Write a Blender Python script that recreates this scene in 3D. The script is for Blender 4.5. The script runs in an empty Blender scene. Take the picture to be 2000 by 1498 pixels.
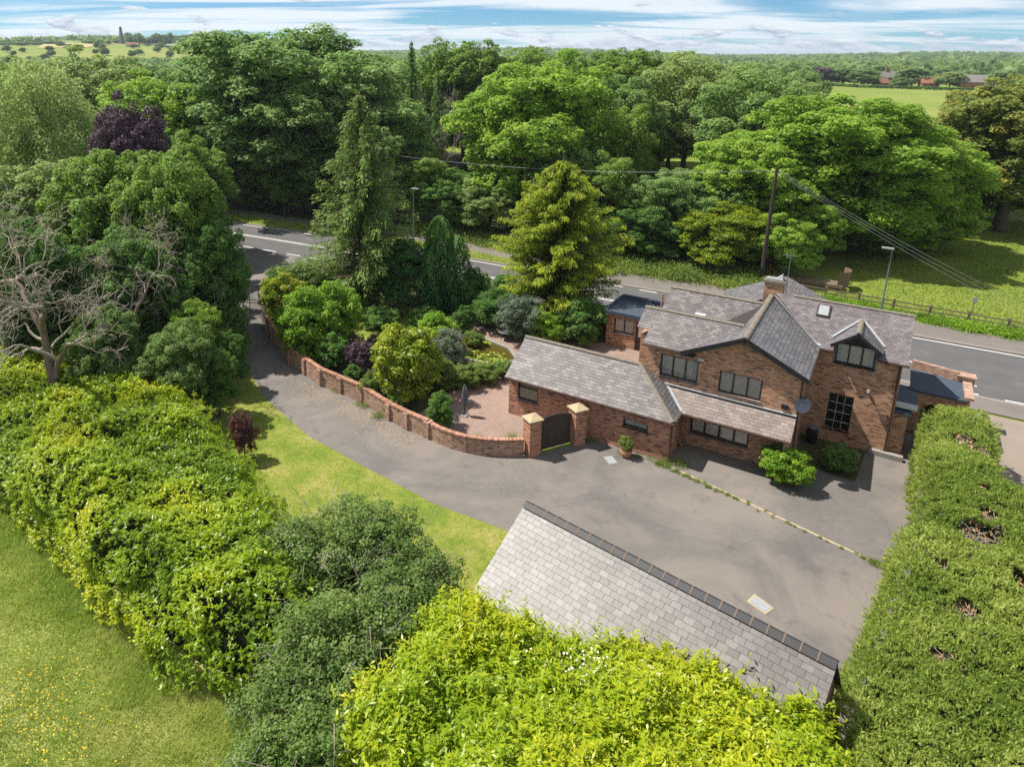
import bpy, math, random
import numpy as np
from mathutils import Vector, Matrix

# ------------------------------------------------------------------ camera, world, sun, exposure
sc = bpy.context.scene
COL = sc.collection
W, HP = 2000.0, 1498.0
F, PX, PY = 1370.7, 875.6, 478.7
PITCH, ROLL, YAW = math.radians(15.35), math.radians(-0.47), math.radians(-32.78)
CAMH = 20.0
def cam_axes():
    cy, sy = math.cos(YAW), math.sin(YAW)
    fwd = np.array([sy*math.cos(PITCH), cy*math.cos(PITCH), -math.sin(PITCH)])
    right = np.array([cy, -sy, 0.0]); down = np.cross(fwd, right)
    cr, sr = math.cos(ROLL), math.sin(ROLL)
    return cr*right+sr*down, -sr*right+cr*down, fwd
RIGHT, DOWN, FWD = cam_axes()
CAMP = np.array([0.0, 0.0, CAMH])
def ray(x, y): return RIGHT*((x-PX)/F) + DOWN*((y-PY)/F) + FWD
def G(x, y, z=0.0):                       # point where a pixel's ray meets height z
    d = ray(x, y); t = (z-CAMH)/d[2]; return CAMP+t*d
def at(x, dist, y=300):                   # ground point in the direction of pixel column x at a distance
    d = ray(x, y); h = math.hypot(d[0], d[1]); return np.array([d[0]/h*dist, d[1]/h*dist, 0.0])
def height_at(x, y, dist):                # height that pixel (x, y) has at that distance
    d = ray(x, y); return CAMH + d[2]/math.hypot(d[0], d[1])*dist

cam = bpy.data.cameras.new('camera'); co = bpy.data.objects.new('camera', cam); COL.objects.link(co)
cam.sensor_width = 36.0; cam.lens = F/W*36.0
cam.shift_x = (W/2-PX)/W; cam.shift_y = -(HP/2-PY)/W
cam.clip_start = 0.5; cam.clip_end = 30000
M = Matrix.Identity(4)
for i in range(3):
    M[i][0] = RIGHT[i]; M[i][1] = -DOWN[i]; M[i][2] = -FWD[i]; M[i][3] = CAMP[i]
co.matrix_world = M
sc.camera = co

SUNV = np.array([-0.61, -0.18, 1.0]); SUNV /= np.linalg.norm(SUNV)      # towards the sun
SUN_EL = math.asin(SUNV[2]); SUN_AZ = math.atan2(SUNV[0], SUNV[1])
def make_world():
    w = bpy.data.worlds.new('World'); sc.world = w; w.use_nodes = True
    nt = w.node_tree; nt.nodes.clear(); N = nt.nodes.new; L = nt.links.new
    out = N('ShaderNodeOutputWorld'); bg = N('ShaderNodeBackground'); bg.inputs['Strength'].default_value = 0.112
    sky = N('ShaderNodeTexSky'); sky.sky_type = 'NISHITA'; sky.sun_disc = False
    sky.sun_elevation = SUN_EL; sky.sun_rotation = SUN_AZ
    sky.altitude = 100; sky.air_density = 0.75; sky.dust_density = 0.0; sky.ozone_density = 3.0
    tc = N('ShaderNodeTexCoord'); sp = N('ShaderNodeSeparateXYZ'); L(tc.outputs['Generated'], sp.inputs[0])
    def m(op, a, b=None, c=None):
        n = N('ShaderNodeMath'); n.operation = op
        for i, v in enumerate((a, b, c)):
            if v is None: continue
            if isinstance(v, (int, float)): n.inputs[i].default_value = v
            else: L(v, n.inputs[i])
        return n.outputs[0]
    X, Y, Z = sp.outputs[0], sp.outputs[1], sp.outputs[2]
    el = m('ARCSINE', Z)                                    # elevation, radians
    # high streaky cloud: a layer seen in perspective
    zc = m('ADD', m('MAXIMUM', Z, 0.0), 0.055)
    u, v = m('DIVIDE', X, zc), m('DIVIDE', Y, zc)
    cb = N('ShaderNodeCombineXYZ'); L(m('MULTIPLY', m('ADD', u, m('MULTIPLY', v, 0.5)), 0.22), cb.inputs[0]); L(m('MULTIPLY', m('SUBTRACT', v, m('MULTIPLY', u, 0.5)), 0.55), cb.inputs[1])
    n1 = N('ShaderNodeTexNoise'); n1.inputs['Scale'].default_value = 0.9; n1.inputs['Detail'].default_value = 6; n1.inputs['Roughness'].default_value = 0.55; n1.inputs['Distortion'].default_value = 0.7
    L(cb.outputs[0], n1.inputs['Vector'])
    r1 = N('ShaderNodeMapRange'); r1.inputs[1].default_value = 0.39; r1.inputs[2].default_value = 0.57; r1.interpolation_type = 'SMOOTHSTEP'
    L(n1.outputs[0], r1.inputs[0])
    # low heaped cloud, thick towards the horizon
    az = m('ARCTAN2', X, Y)
    cb2 = N('ShaderNodeCombineXYZ'); L(m('MULTIPLY', az, 14.0), cb2.inputs[0]); L(m('MULTIPLY', el, 52.0), cb2.inputs[1])
    n2 = N('ShaderNodeTexNoise'); n2.inputs['Scale'].default_value = 1.0; n2.inputs['Detail'].default_value = 9; n2.inputs['Roughness'].default_value = 0.58; n2.inputs['Distortion'].default_value = 0.25
    L(cb2.outputs[0], n2.inputs['Vector'])
    thr = N('ShaderNodeMapRange'); thr.inputs[1].default_value = 0.0; thr.inputs[2].default_value = 0.045; thr.inputs[3].default_value = 0.15; thr.inputs[4].default_value = -0.075
    L(el, thr.inputs[0])
    r2 = N('ShaderNodeMapRange'); r2.inputs[1].default_value = 0.545; r2.inputs[2].default_value = 0.60; r2.interpolation_type = 'SMOOTHSTEP'
    L(m('ADD', n2.outputs[0], thr.outputs[0]), r2.inputs[0])
    # light tops and grey bases of the heaps: the same field looked up a little higher
    cb3 = N('ShaderNodeCombineXYZ'); L(m('MULTIPLY', az, 14.0), cb3.inputs[0]); L(m('ADD', m('MULTIPLY', el, 52.0), 0.16), cb3.inputs[1])
    n3 = N('ShaderNodeTexNoise'); n3.inputs['Scale'].default_value = 1.0; n3.inputs['Detail'].default_value = 9; n3.inputs['Roughness'].default_value = 0.58; n3.inputs['Distortion'].default_value = 0.25
    L(cb3.outputs[0], n3.inputs['Vector'])
    sh = N('ShaderNodeMapRange'); sh.inputs[1].default_value = -0.07; sh.inputs[2].default_value = 0.10; L(m('SUBTRACT', n2.outputs[0], n3.outputs[0]), sh.inputs[0])
    cum = N('ShaderNodeMix'); cum.data_type = 'RGBA'; L(sh.outputs[0], cum.inputs[0])
    cum.inputs[6].default_value = (1.75, 2.25, 3.0, 1); cum.inputs[7].default_value = (4.7, 4.9, 5.1, 1)
    tint = N('ShaderNodeMix'); tint.data_type = 'RGBA'; tint.blend_type = 'MULTIPLY'; tint.inputs[0].default_value = 1.0
    L(sky.outputs[0], tint.inputs[6]); tint.inputs[7].default_value = (0.21, 0.40, 0.52, 1)
    a = N('ShaderNodeMix'); a.data_type = 'RGBA'; L(m('MULTIPLY', r1.outputs[0], 0.88), a.inputs[0]); L(tint.outputs[2], a.inputs[6]); a.inputs[7].default_value = (4.7, 5.0, 5.25, 1)
    b = N('ShaderNodeMix'); b.data_type = 'RGBA'; L(m('MULTIPLY', r2.outputs[0], 0.9), b.inputs[0]); L(a.outputs[2], b.inputs[6]); L(cum.outputs[2], b.inputs[7])
    L(b.outputs[2], bg.inputs['Color']); L(bg.outputs[0], out.inputs['Surface'])
make_world()
sl = bpy.data.lights.new('sun', 'SUN'); sl.energy = 4.6; sl.angle = math.radians(0.53); sl.color = (1.0, 0.945, 0.86)
so = bpy.data.objects.new('sun', sl); COL.objects.link(so)
so.rotation_euler = Vector((-SUNV[0], -SUNV[1], -SUNV[2])).to_track_quat('-Z', 'Y').to_euler(); so.location = (-30, -10, 60)
vs = sc.view_settings; vs.view_transform = 'Standard'; vs.look = 'None'; vs.exposure = 0.85; vs.gamma = 1.0; vs.use_curve_mapping = False
sc.cycles.use_denoising = False; sc.render.filter_size = 1.2
sc.cycles.max_bounces = 6; sc.cycles.diffuse_bounces = 4; sc.cycles.glossy_bounces = 2; sc.cycles.transmission_bounces = 3; sc.cycles.transparent_max_bounces = 4
sc.cycles.volume_bounces = 0; sc.cycles.caustics_reflective = False; sc.cycles.caustics_refractive = False
sc.cycles.sample_clamp_indirect = 6.0

# ------------------------------------------------------------------ helpers
RNG = np.random.default_rng(11)
random.seed(5)
def tag(o, label=None, cat=None, group=None, kind=None):
    if label: o['label'] = label
    if cat: o['category'] = cat
    if group: o['group'] = group
    if kind: o['kind'] = kind
    return o
def wloc(p):
    v = np.zeros(3)
    while p is not None:
        v = v+np.array(p.location); p = p.parent
    return v
def thing(name, loc, label, cat, group=None, rz=0.0):
    o = bpy.data.objects.new(name, None); COL.objects.link(o); o.location = tuple(loc); o.rotation_euler = (0, 0, rz)
    o.empty_display_size = 0.3
    return tag(o, label, cat, group)
def link(name, me, parent=None, kind=None):
    o = bpy.data.objects.new(name, me); COL.objects.link(o)
    if parent is not None: o.parent = parent
    if kind: o['kind'] = kind
    return o
def quads_mesh(name, V, mat, tint=None, nv=4, smooth=False):
    V = np.ascontiguousarray(V, dtype=np.float32).reshape(-1, 3); n = len(V)//nv
    me = bpy.data.meshes.new(name)
    me.vertices.add(len(V)); me.vertices.foreach_set('co', V.ravel())
    me.loops.add(len(V)); me.loops.foreach_set('vertex_index', np.arange(len(V), dtype=np.int32))
    me.polygons.add(n); me.polygons.foreach_set('loop_start', np.arange(0, len(V), nv, dtype=np.int32))
    if tint is not None:
        a = me.attributes.new('tint', 'FLOAT', 'FACE'); a.data.foreach_set('value', np.ascontiguousarray(tint, dtype=np.float32))
    me.update(calc_edges=True); me.materials.append(mat)
    return me
class MB:
    def __init__(s): s.v = []; s.f = []; s.t = []
    def add(s, vs_, fs, t=0.0):
        k = len(s.v); s.v += [tuple(map(float, p)) for p in vs_]; s.f += [tuple(i+k for i in f) for f in fs]; s.t += [t]*len(fs); return s
    def box(s, x0, x1, y0, y1, z0, z1, t=0.0):
        return s.add([(x0,y0,z0),(x1,y0,z0),(x1,y1,z0),(x0,y1,z0),(x0,y0,z1),(x1,y0,z1),(x1,y1,z1),(x0,y1,z1)],
                     [(0,3,2,1),(4,5,6,7),(0,1,5,4),(1,2,6,5),(2,3,7,6),(3,0,4,7)], t)
    def obox(s, c, ux, uy, uz, t=0.0):            # oriented box: centre and three half vectors
        c, ux, uy, uz = map(np.array, (c, ux, uy, uz)); P = []
        for k in (-1, 1):
            for (a, b) in ((-1,-1),(1,-1),(1,1),(-1,1)): P.append(c+a*ux+b*uy+k*uz)
        return s.add(P, [(0,3,2,1),(4,5,6,7),(0,1,5,4),(1,2,6,5),(2,3,7,6),(3,0,4,7)], t)
    def bar(s, a, b, w, h, t=0.0):                # a beam between two points
        a, b = np.array(a, float), np.array(b, float); d = b-a; L = np.linalg.norm(d); d = d/L
        up = np.array([0, 0, 1.0]) if abs(d[2]) < 0.95 else np.array([1.0, 0, 0])
        sd = np.cross(d, up); sd /= np.linalg.norm(sd); up = np.cross(sd, d)
        return s.obox((a+b)/2, d*L/2, sd*w/2, up*h/2, t)
    def prism(s, poly, vec, t=0.0):               # 3D polygon extruded along vec
        n = len(poly); vec = np.array(vec, float); A = [np.array(p, float) for p in poly]; P = A+[p+vec for p in A]
        return s.add(P, [tuple(range(n-1, -1, -1)), tuple(range(n, 2*n))]+[(i, (i+1) % n, n+(i+1) % n, n+i) for i in range(n)], t)
    def tube(s, pts, rad, k=8, cap=True, t=0.0):
        pts = [np.array(p, float) for p in pts]; rad = rad if hasattr(rad, '__len__') else [rad]*len(pts); P = []; Fs = []
        for i, p in enumerate(pts):
            d = pts[min(i+1, len(pts)-1)]-pts[max(i-1, 0)]; d = d/(np.linalg.norm(d)+1e-9)
            up = np.array([0, 0, 1.0]) if abs(d[2]) < 0.9 else np.array([1.0, 0, 0])
            a = np.cross(d, up); a /= np.linalg.norm(a); b = np.cross(d, a)
            for j in range(k):
                q = 2*math.pi*j/k; P.append(p+rad[i]*(math.cos(q)*a+math.sin(q)*b))
        for i in range(len(pts)-1):
            for j in range(k):
                Fs.append((i*k+j, i*k+(j+1) % k, (i+1)*k+(j+1) % k, (i+1)*k+j))
        if cap: Fs += [tuple(range(k-1, -1, -1)), tuple(range((len(pts)-1)*k, len(pts)*k))]
        return s.add(P, Fs, t)
    def lathe(s, c, prof, k=16, t=0.0):           # (radius, z) profile about a vertical axis
        P = []; Fs = []
        for (r, z) in prof:
            for j in range(k):
                q = 2*math.pi*j/k; P.append((c[0]+r*math.cos(q), c[1]+r*math.sin(q), c[2]+z))
        for i in range(len(prof)-1):
            for j in range(k): Fs.append((i*k+j, i*k+(j+1) % k, (i+1)*k+(j+1) % k, (i+1)*k+j))
        Fs += [tuple(range(k-1, -1, -1)), tuple(range((len(prof)-1)*k, len(prof)*k))]
        return s.add(P, Fs, t)
    def build(s, name, mat, parent=None, kind=None, smooth=False, local=False):
        V = np.array(s.v)
        me = bpy.data.meshes.new(name)
        off = wloc(parent) if (parent is not None and not local) else np.zeros(3)
        me.from_pydata([tuple(p) for p in (V-off)], [], s.f)
        uv = me.uv_layers.new(name='UVMap'); me.update()
        nl = len(me.loops); li = np.empty(nl, np.int32); me.loops.foreach_get('vertex_index', li)
        pn = np.empty(len(me.polygons)*3); me.polygons.foreach_get('normal', pn); pn = np.abs(pn.reshape(-1, 3))
        lt = np.empty(len(me.polygons), np.int32); me.polygons.foreach_get('loop_total', lt)
        nn = np.repeat(pn, lt, axis=0); C = V[li]
        U = np.where((nn[:, 0] > nn[:, 1])[:, None], C[:, [1, 2]], C[:, [0, 2]])
        U = np.where((nn[:, 2] > 0.8)[:, None], C[:, [0, 1]], U)
        uv.data.foreach_set('uv', U.astype(np.float32).ravel())
        if any(s.t):
            a = me.attributes.new('tint', 'FLOAT', 'FACE'); a.data.foreach_set('value', np.array(s.t, dtype=np.float32))
        if smooth: me.polygons.foreach_set('use_smooth', np.ones(len(me.polygons), bool))
        me.materials.append(mat)
        return link(name, me, parent, kind)

# value noise for shapes
_tab = np.random.default_rng(3).random(4096)
def vnoise(P, sc_=1.0, seed=0):
    P = np.asarray(P, float)*sc_+seed*17.3; I = np.floor(P).astype(int); f = P-I; f = f*f*(3-2*f); r = 0
    for dx in (0, 1):
        for dy in (0, 1):
            for dz in (0, 1):
                h = _tab[((I[:, 0]+dx)*73 ^ (I[:, 1]+dy)*179 ^ (I[:, 2]+dz)*283) & 4095]
                r = r+h*np.where(dx, f[:, 0], 1-f[:, 0])*np.where(dy, f[:, 1], 1-f[:, 1])*np.where(dz, f[:, 2], 1-f[:, 2])
    return r*2-1
def nrm(a): return a/(np.linalg.norm(a, axis=-1, keepdims=True)+1e-9)
def rdir(n, g=None): return nrm((g or RNG).normal(size=(n, 3)))

# ------------------------------------------------------------------ materials
def nodemat(name):
    m = bpy.data.materials.new(name); m.use_nodes = True; nt = m.node_tree; nt.nodes.clear()
    out = nt.nodes.new('ShaderNodeOutputMaterial'); return m, nt, out
class NT:
    def __init__(s, nt): s.nt = nt
    def n(s, t, **kw):
        x = s.nt.nodes.new(t)
        for k, v in kw.items(): setattr(x, k, v)
        return x
    def l(s, a, b): s.nt.links.new(a, b)
    def val(s, sock, v):
        if isinstance(v, (int, float, tuple, list)): sock.default_value = v
        else: s.l(v, sock)
    def math(s, op, a, b=None, clamp=False):
        x = s.n('ShaderNodeMath', operation=op); x.use_clamp = clamp; s.val(x.inputs[0], a)
        if b is not None: s.val(x.inputs[1], b)
        return x.outputs[0]
    def mix(s, f, a, b, mode='MIX'):
        x = s.n('ShaderNodeMix', data_type='RGBA', blend_type=mode); s.val(x.inputs[0], f)
        for k, v in ((6, a), (7, b)): s.val(x.inputs[k], v if not isinstance(v, tuple) or len(v) == 4 else v+(1,))
        return x.outputs[2]
    def noise(s, vec, scale, detail=4, rough=0.55, dist=0.0):
        x = s.n('ShaderNodeTexNoise'); s.l(vec, x.inputs['Vector']); x.inputs['Scale'].default_value = scale; x.inputs['Detail'].default_value = detail
        x.inputs['Roughness'].default_value = rough; x.inputs['Distortion'].default_value = dist; return x.outputs[0]
    def ramp(s, f, stops, interp='LINEAR'):
        x = s.n('ShaderNodeValToRGB'); x.color_ramp.interpolation = interp; e = x.color_ramp.elements
        while len(e) < len(stops): e.new(0.5)
        for el, (p, c) in zip(e, stops): el.position = p; el.color = c if len(c) == 4 else tuple(c)+(1,)
        s.l(f, x.inputs[0]); return x.outputs[0]
    def rng(s, f, a, b, c=0.0, d=1.0):
        x = s.n('ShaderNodeMapRange'); x.clamp = True; s.l(f, x.inputs[0])
        for i, v in enumerate((a, b, c, d)): x.inputs[i+1].default_value = v
        return x.outputs[0]
    def pos(s): return s.n('ShaderNodeNewGeometry').outputs['Position']
    def bsdf(s, col, rough=0.7, spec=0.3, metal=0.0, bump=None, bstr=0.3, bdist=0.02):
        p = s.n('ShaderNodeBsdfPrincipled'); s.val(p.inputs['Base Color'], col if not isinstance(col, tuple) or len(col) == 4 else col+(1,))
        s.val(p.inputs['Roughness'], rough); p.inputs['Specular IOR Level'].default_value = spec; p.inputs['Metallic'].default_value = metal
        if bump is not None:
            b = s.n('ShaderNodeBump'); b.inputs['Strength'].default_value = bstr; b.inputs['Distance'].default_value = bdist; s.l(bump, b.inputs['Height']); s.l(b.outputs[0], p.inputs['Normal'])
        return p
def plain(name, col, rough=0.6, spec=0.3, metal=0.0, var=0.25, scale=6.0):
    m, nt, out = nodemat(name); t = NT(nt); ob = t.n('ShaderNodeTexCoord').outputs['Object']
    f = t.noise(ob, scale, 5); c2 = tuple(x*(1-var) for x in col); c1 = tuple(min(1, x*(1+var)) for x in col)
    p = t.bsdf(t.mix(f, c2, c1), rough, spec, metal, bump=f, bstr=0.12); t.l(p.outputs[0], out.inputs[0]); return m
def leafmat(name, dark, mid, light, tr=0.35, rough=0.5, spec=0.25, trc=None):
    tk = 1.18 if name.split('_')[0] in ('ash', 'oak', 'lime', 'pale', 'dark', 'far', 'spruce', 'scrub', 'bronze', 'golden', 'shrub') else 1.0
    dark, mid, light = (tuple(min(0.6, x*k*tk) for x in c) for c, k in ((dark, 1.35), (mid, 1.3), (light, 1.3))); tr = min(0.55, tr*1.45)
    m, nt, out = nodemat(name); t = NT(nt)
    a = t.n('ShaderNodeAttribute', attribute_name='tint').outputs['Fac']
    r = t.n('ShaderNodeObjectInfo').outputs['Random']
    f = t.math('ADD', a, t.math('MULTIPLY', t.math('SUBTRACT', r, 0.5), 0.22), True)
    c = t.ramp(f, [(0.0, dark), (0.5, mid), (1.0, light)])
    p = t.bsdf(c, rough, spec)
    tl = t.n('ShaderNodeBsdfTranslucent'); t.l(t.mix(0.5, c, trc or tuple(min(1, x*1.6) for x in mid)), tl.inputs[0])
    mx = t.n('ShaderNodeMixShader'); mx.inputs[0].default_value = tr; t.l(p.outputs[0], mx.inputs[1]); t.l(tl.outputs[0], mx.inputs[2]); t.l(mx.outputs[0], out.inputs[0]); return m
LM = {
 'laurel': leafmat('laurel_leaf', (0.060,0.125,0.009), (0.225,0.308,0.011), (0.46,0.43,0.02), 0.34, 0.38, 0.35),
 'ash': leafmat('ash_leaf', (0.058,0.115,0.030), (0.130,0.205,0.056), (0.215,0.285,0.092), 0.38),
 'oak': leafmat('oak_leaf', (0.055,0.105,0.018), (0.120,0.190,0.030), (0.200,0.270,0.050), 0.36),
 'lime': leafmat('lime_leaf', (0.070,0.135,0.018), (0.165,0.255,0.032), (0.265,0.345,0.055), 0.40),
 'pale': leafmat('pale_leaf', (0.085,0.130,0.038), (0.175,0.230,0.070), (0.265,0.310,0.110), 0.38),
 'dark': leafmat('dark_leaf', (0.032,0.080,0.015), (0.075,0.150,0.028), (0.140,0.220,0.046), 0.34),
 'bronze': leafmat('bronze_leaf', (0.065,0.105,0.024), (0.155,0.180,0.040), (0.290,0.240,0.050), 0.34),
 'purple': leafmat('purple_leaf', (0.030,0.015,0.026), (0.065,0.036,0.052), (0.12,0.080,0.095), 0.15, 0.55, 0.25),
 'spruce': leafmat('spruce_needle', (0.045,0.088,0.020), (0.100,0.160,0.034), (0.185,0.250,0.058), 0.30),
 'thuja': leafmat('thuja_spray', (0.020,0.078,0.020), (0.045,0.135,0.030), (0.115,0.210,0.036), 0.30),
 'golden': leafmat('golden_spray', (0.055,0.105,0.012), (0.155,0.215,0.018), (0.330,0.335,0.024), 0.36),
 'cypress': leafmat('cypress_spray', (0.085,0.135,0.022), (0.220,0.285,0.050), (0.370,0.395,0.105), 0.38),
 'shrub': leafmat('shrub_leaf', (0.055,0.120,0.014), (0.145,0.245,0.022), (0.270,0.350,0.034), 0.38),
 'grey': leafmat('grey_leaf', (0.050,0.080,0.045), (0.110,0.150,0.090), (0.210,0.240,0.160), 0.25),
 'magnolia': leafmat('magnolia_leaf', (0.060,0.110,0.010), (0.185,0.240,0.015), (0.350,0.350,0.028), 0.34, 0.4, 0.35),
 'scrub': leafmat('scrub_leaf', (0.045,0.085,0.020), (0.100,0.160,0.036), (0.185,0.240,0.072), 0.30),
 'weed': leafmat('weed_leaf', (0.055,0.095,0.018), (0.130,0.190,0.035), (0.240,0.270,0.070), 0.34),
 'grass': leafmat('grass_blade', (0.130,0.205,0.030), (0.250,0.310,0.060), (0.430,0.420,0.160), 0.42, 0.6, 0.15),
 'lawn': leafmat('lawn_blade', (0.090,0.140,0.018), (0.175,0.215,0.030), (0.330,0.300,0.085), 0.34, 0.6, 0.15),
 'far': leafmat('far_leaf', (0.050,0.095,0.028), (0.105,0.165,0.044), (0.170,0.230,0.070), 0.34),
 'lily': leafmat('lily_pad', (0.10,0.16,0.02), (0.20,0.26,0.03), (0.34,0.36,0.06), 0.2, 0.35, 0.4),
 'brown': leafmat('brown_twigs', (0.15,0.085,0.04), (0.30,0.16,0.075), (0.40,0.27,0.15), 0.1),
}
bark = plain('bark', (0.085,0.068,0.050), 0.9, 0.1, 0, 0.5, 3.0)
palebark = plain('weathered_branch', (0.29,0.25,0.20), 0.85, 0.15, 0, 0.4, 2.0)
deadbark = plain('dead_bark', (0.17,0.13,0.10), 0.9, 0.1, 0, 0.5, 3.0)
redbark = plain('cedar_bark', (0.13,0.085,0.058), 0.9, 0.1, 0, 0.4, 2.0)
def brickmat(name, dark, mid, light, mortar, burnt=0.10, wash=0.12):
    m, nt, out = nodemat(name); t = NT(nt); uv = t.n('ShaderNodeUVMap').outputs[0]
    s = t.n('ShaderNodeSeparateXYZ'); t.l(uv, s.inputs[0])
    row = t.math('FLOOR', t.math('DIVIDE', s.outputs[1], 0.075)); off = t.math('MULTIPLY', t.math('MODULO', row, 2.0), 0.5)
    colm = t.math('FLOOR', t.math('ADD', t.math('DIVIDE', s.outputs[0], 0.225), off))
    cb = t.n('ShaderNodeCombineXYZ'); t.l(colm, cb.inputs[0]); t.l(row, cb.inputs[1])
    wn = t.n('ShaderNodeTexWhiteNoise', noise_dimensions='2D'); t.l(cb.outputs[0], wn.inputs['Vector'])
    big = t.noise(t.pos(), 0.7, 5); f = t.math('ADD', t.math('MULTIPLY', wn.outputs['Value'], 0.75), t.math('MULTIPLY', big, 0.25))
    c = t.ramp(f, [(0.0, tuple(x*0.35 for x in dark)), (burnt+0.07, tuple(x*0.45 for x in dark)), (burnt+0.12, dark), (0.55, mid), (0.9, light)])
    fx = t.math('ABSOLUTE', t.math('SUBTRACT', t.math('FRACT', t.math('ADD', t.math('DIVIDE', s.outputs[0], 0.225), off)), 0.5))
    fz = t.math('ABSOLUTE', t.math('SUBTRACT', t.math('FRACT', t.math('DIVIDE', s.outputs[1], 0.075)), 0.5))
    mo = t.math('MAXIMUM', t.math('GREATER_THAN', fx, 0.475), t.math('GREATER_THAN', fz, 0.42))
    dirt = t.rng(t.noise(t.pos(), 1.7, 7, 0.65), 0.42, 0.75)
    c = t.mix(mo, c, mortar); c = t.mix(t.math('MULTIPLY', dirt, 0.28), c, (0.15,0.105,0.08))
    wf = t.rng(t.noise(t.pos(), 2.6, 7, 0.7, 0.5), 0.56, 0.70); c = t.mix(t.math('MULTIPLY', wf, wash), c, (0.42,0.37,0.31))
    p = t.bsdf(c, 0.85, 0.2, bump=t.math('SUBTRACT', 1.0, mo), bstr=0.6, bdist=0.008); t.l(p.outputs[0], out.inputs[0]); return m
BRICK = brickmat('house_brick', (0.270,0.125,0.070), (0.440,0.212,0.115), (0.530,0.305,0.180), (0.42,0.325,0.24))
BRICKA = brickmat('annexe_brick', (0.260,0.108,0.068), (0.430,0.188,0.110), (0.510,0.260,0.160), (0.39,0.29,0.22), 0.11)
BRICKW = brickmat('garden_wall_brick', (0.22,0.118,0.080), (0.37,0.205,0.140), (0.48,0.31,0.23), (0.40,0.34,0.27), 0.05, 0.55)
def slatemat(name, c0, c1, c2, lich=0.25, rough=0.5):
    m, nt, out = nodemat(name); t = NT(nt)
    a = t.n('ShaderNodeAttribute', attribute_name='tint').outputs['Fac']; r = t.n('ShaderNodeObjectInfo').outputs['Random']
    f = t.math('FRACT', t.math('ADD', a, r)); P = t.pos()
    c = t.ramp(f, [(0.0, c0), (0.5, c1), (1.0, c2)])
    g = t.noise(P, 9.0, 6, 0.65); b = t.noise(P, 0.8, 5, 0.6)
    c = t.mix(t.math('MULTIPLY', t.rng(g, 0.40, 0.72), 0.42), c, tuple(x*0.52 for x in c0))
    c = t.mix(t.math('MULTIPLY', t.rng(b, 0.46, 0.70), 0.6), c, tuple(x*0.6 for x in c1))
    c = t.mix(t.math('MULTIPLY', t.rng(t.noise(P, 16.0, 5, 0.7), 0.62, 0.72), lich), c, (0.36,0.34,0.25))
    p = t.bsdf(c, rough, 0.4, bump=g, bstr=0.25, bdist=0.01); t.l(p.outputs[0], out.inputs[0]); return m
SLATE = slatemat('slate_old', (0.110,0.096,0.095), (0.155,0.136,0.134), (0.215,0.193,0.180))
SLATEB = slatemat('slate_blue', (0.085,0.082,0.088), (0.125,0.118,0.122), (0.170,0.158,0.155), 0.15)
SLATEM = slatemat('slate_main', (0.115,0.098,0.102), (0.165,0.142,0.145), (0.215,0.190,0.185), 0.15)
SLATEL = slatemat('slate_lean_to', (0.165,0.135,0.120), (0.215,0.170,0.145), (0.265,0.228,0.205), 0.15)
SLATEG = slatemat('slate_garage', (0.088,0.078,0.070), (0.120,0.107,0.097), (0.158,0.145,0.135), 0.22, 0.45)
UNDER = plain('roof_underlay', (0.045,0.040,0.040), 0.9, 0.1)
RIDGE = plain('ridge_tile', (0.175,0.150,0.120), 0.9, 0.15, 0, 0.55, 7.0)
RIDGEB = plain('black_ridge_tile', (0.020,0.020,0.022), 0.55, 0.35, 0, 0.3)
CLAYM = plain('ridge_mortar', (0.17,0.115,0.085), 0.85, 0.15)
LEAD = plain('lead_flashing', (0.27,0.285,0.295), 0.5, 0.35, 0.0, 0.25)
FRAME = plain('dark_window_frame', (0.040,0.028,0.022), 0.5, 0.35)
BLACKT = plain('black_timber', (0.014,0.014,0.017), 0.45, 0.4)
GUTTER = plain('brown_gutter', (0.060,0.030,0.022), 0.5, 0.35)
STONE = plain('stone_cap', (0.36,0.29,0.18), 0.85, 0.2, 0, 0.2)
WHITE = plain('white_paint', (0.48,0.48,0.46), 0.6, 0.3, 0, 0.12)
CONC = plain('concrete', (0.24,0.23,0.21), 0.85, 0.2, 0, 0.25)
FELT = plain('felt_roof', (0.050,0.066,0.090), 0.75, 0.25, 0, 0.3, 2.0)
WOOD = plain('weathered_wood', (0.165,0.125,0.090), 0.85, 0.2, 0, 0.35, 9.0)
GATEW = plain('gate_boards', (0.060,0.046,0.036), 0.7, 0.25, 0, 0.3, 8.0)
TERRA = plain('terracotta', (0.34,0.185,0.115), 0.8, 0.2)
STEEL = plain('grey_steel', (0.16,0.19,0.22), 0.45, 0.5, 0.4, 0.12)
DARKM = plain('black_metal', (0.012,0.012,0.013), 0.5, 0.4)
BLUEB = plain('blue_black_coping', (0.10,0.10,0.11), 0.6, 0.3)
RUST = plain('rusty_metal', (0.17,0.115,0.080), 0.75, 0.3, 0.1, 0.4)
BLIND = plain('pale_blind', (0.72,0.65,0.55), 0.8, 0.2, 0, 0.08)
CREAM = plain('pale_interior', (0.50,0.44,0.30), 0.8, 0.2, 0, 0.06)
CURT = plain('white_curtain', (0.55,0.58,0.60), 0.8, 0.2, 0, 0.1)
DARKIN = plain('dim_interior', (0.045,0.038,0.030), 0.9, 0.1, 0, 0.2)
ORANGE = plain('orange_plastic', (0.55,0.14,0.03), 0.5, 0.4)
PETALW = plain('pale_petal', (0.70,0.58,0.55), 0.6, 0.2, 0, 0.1)
PETALY = plain('yellow_petal', (0.62,0.40,0.02), 0.6, 0.2, 0, 0.1)
PETALP = plain('pink_petal', (0.62,0.12,0.26), 0.6, 0.2, 0, 0.1)
LITTER = plain('fallen_leaf', (0.42,0.29,0.15), 0.8, 0.2, 0, 0.3)
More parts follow.
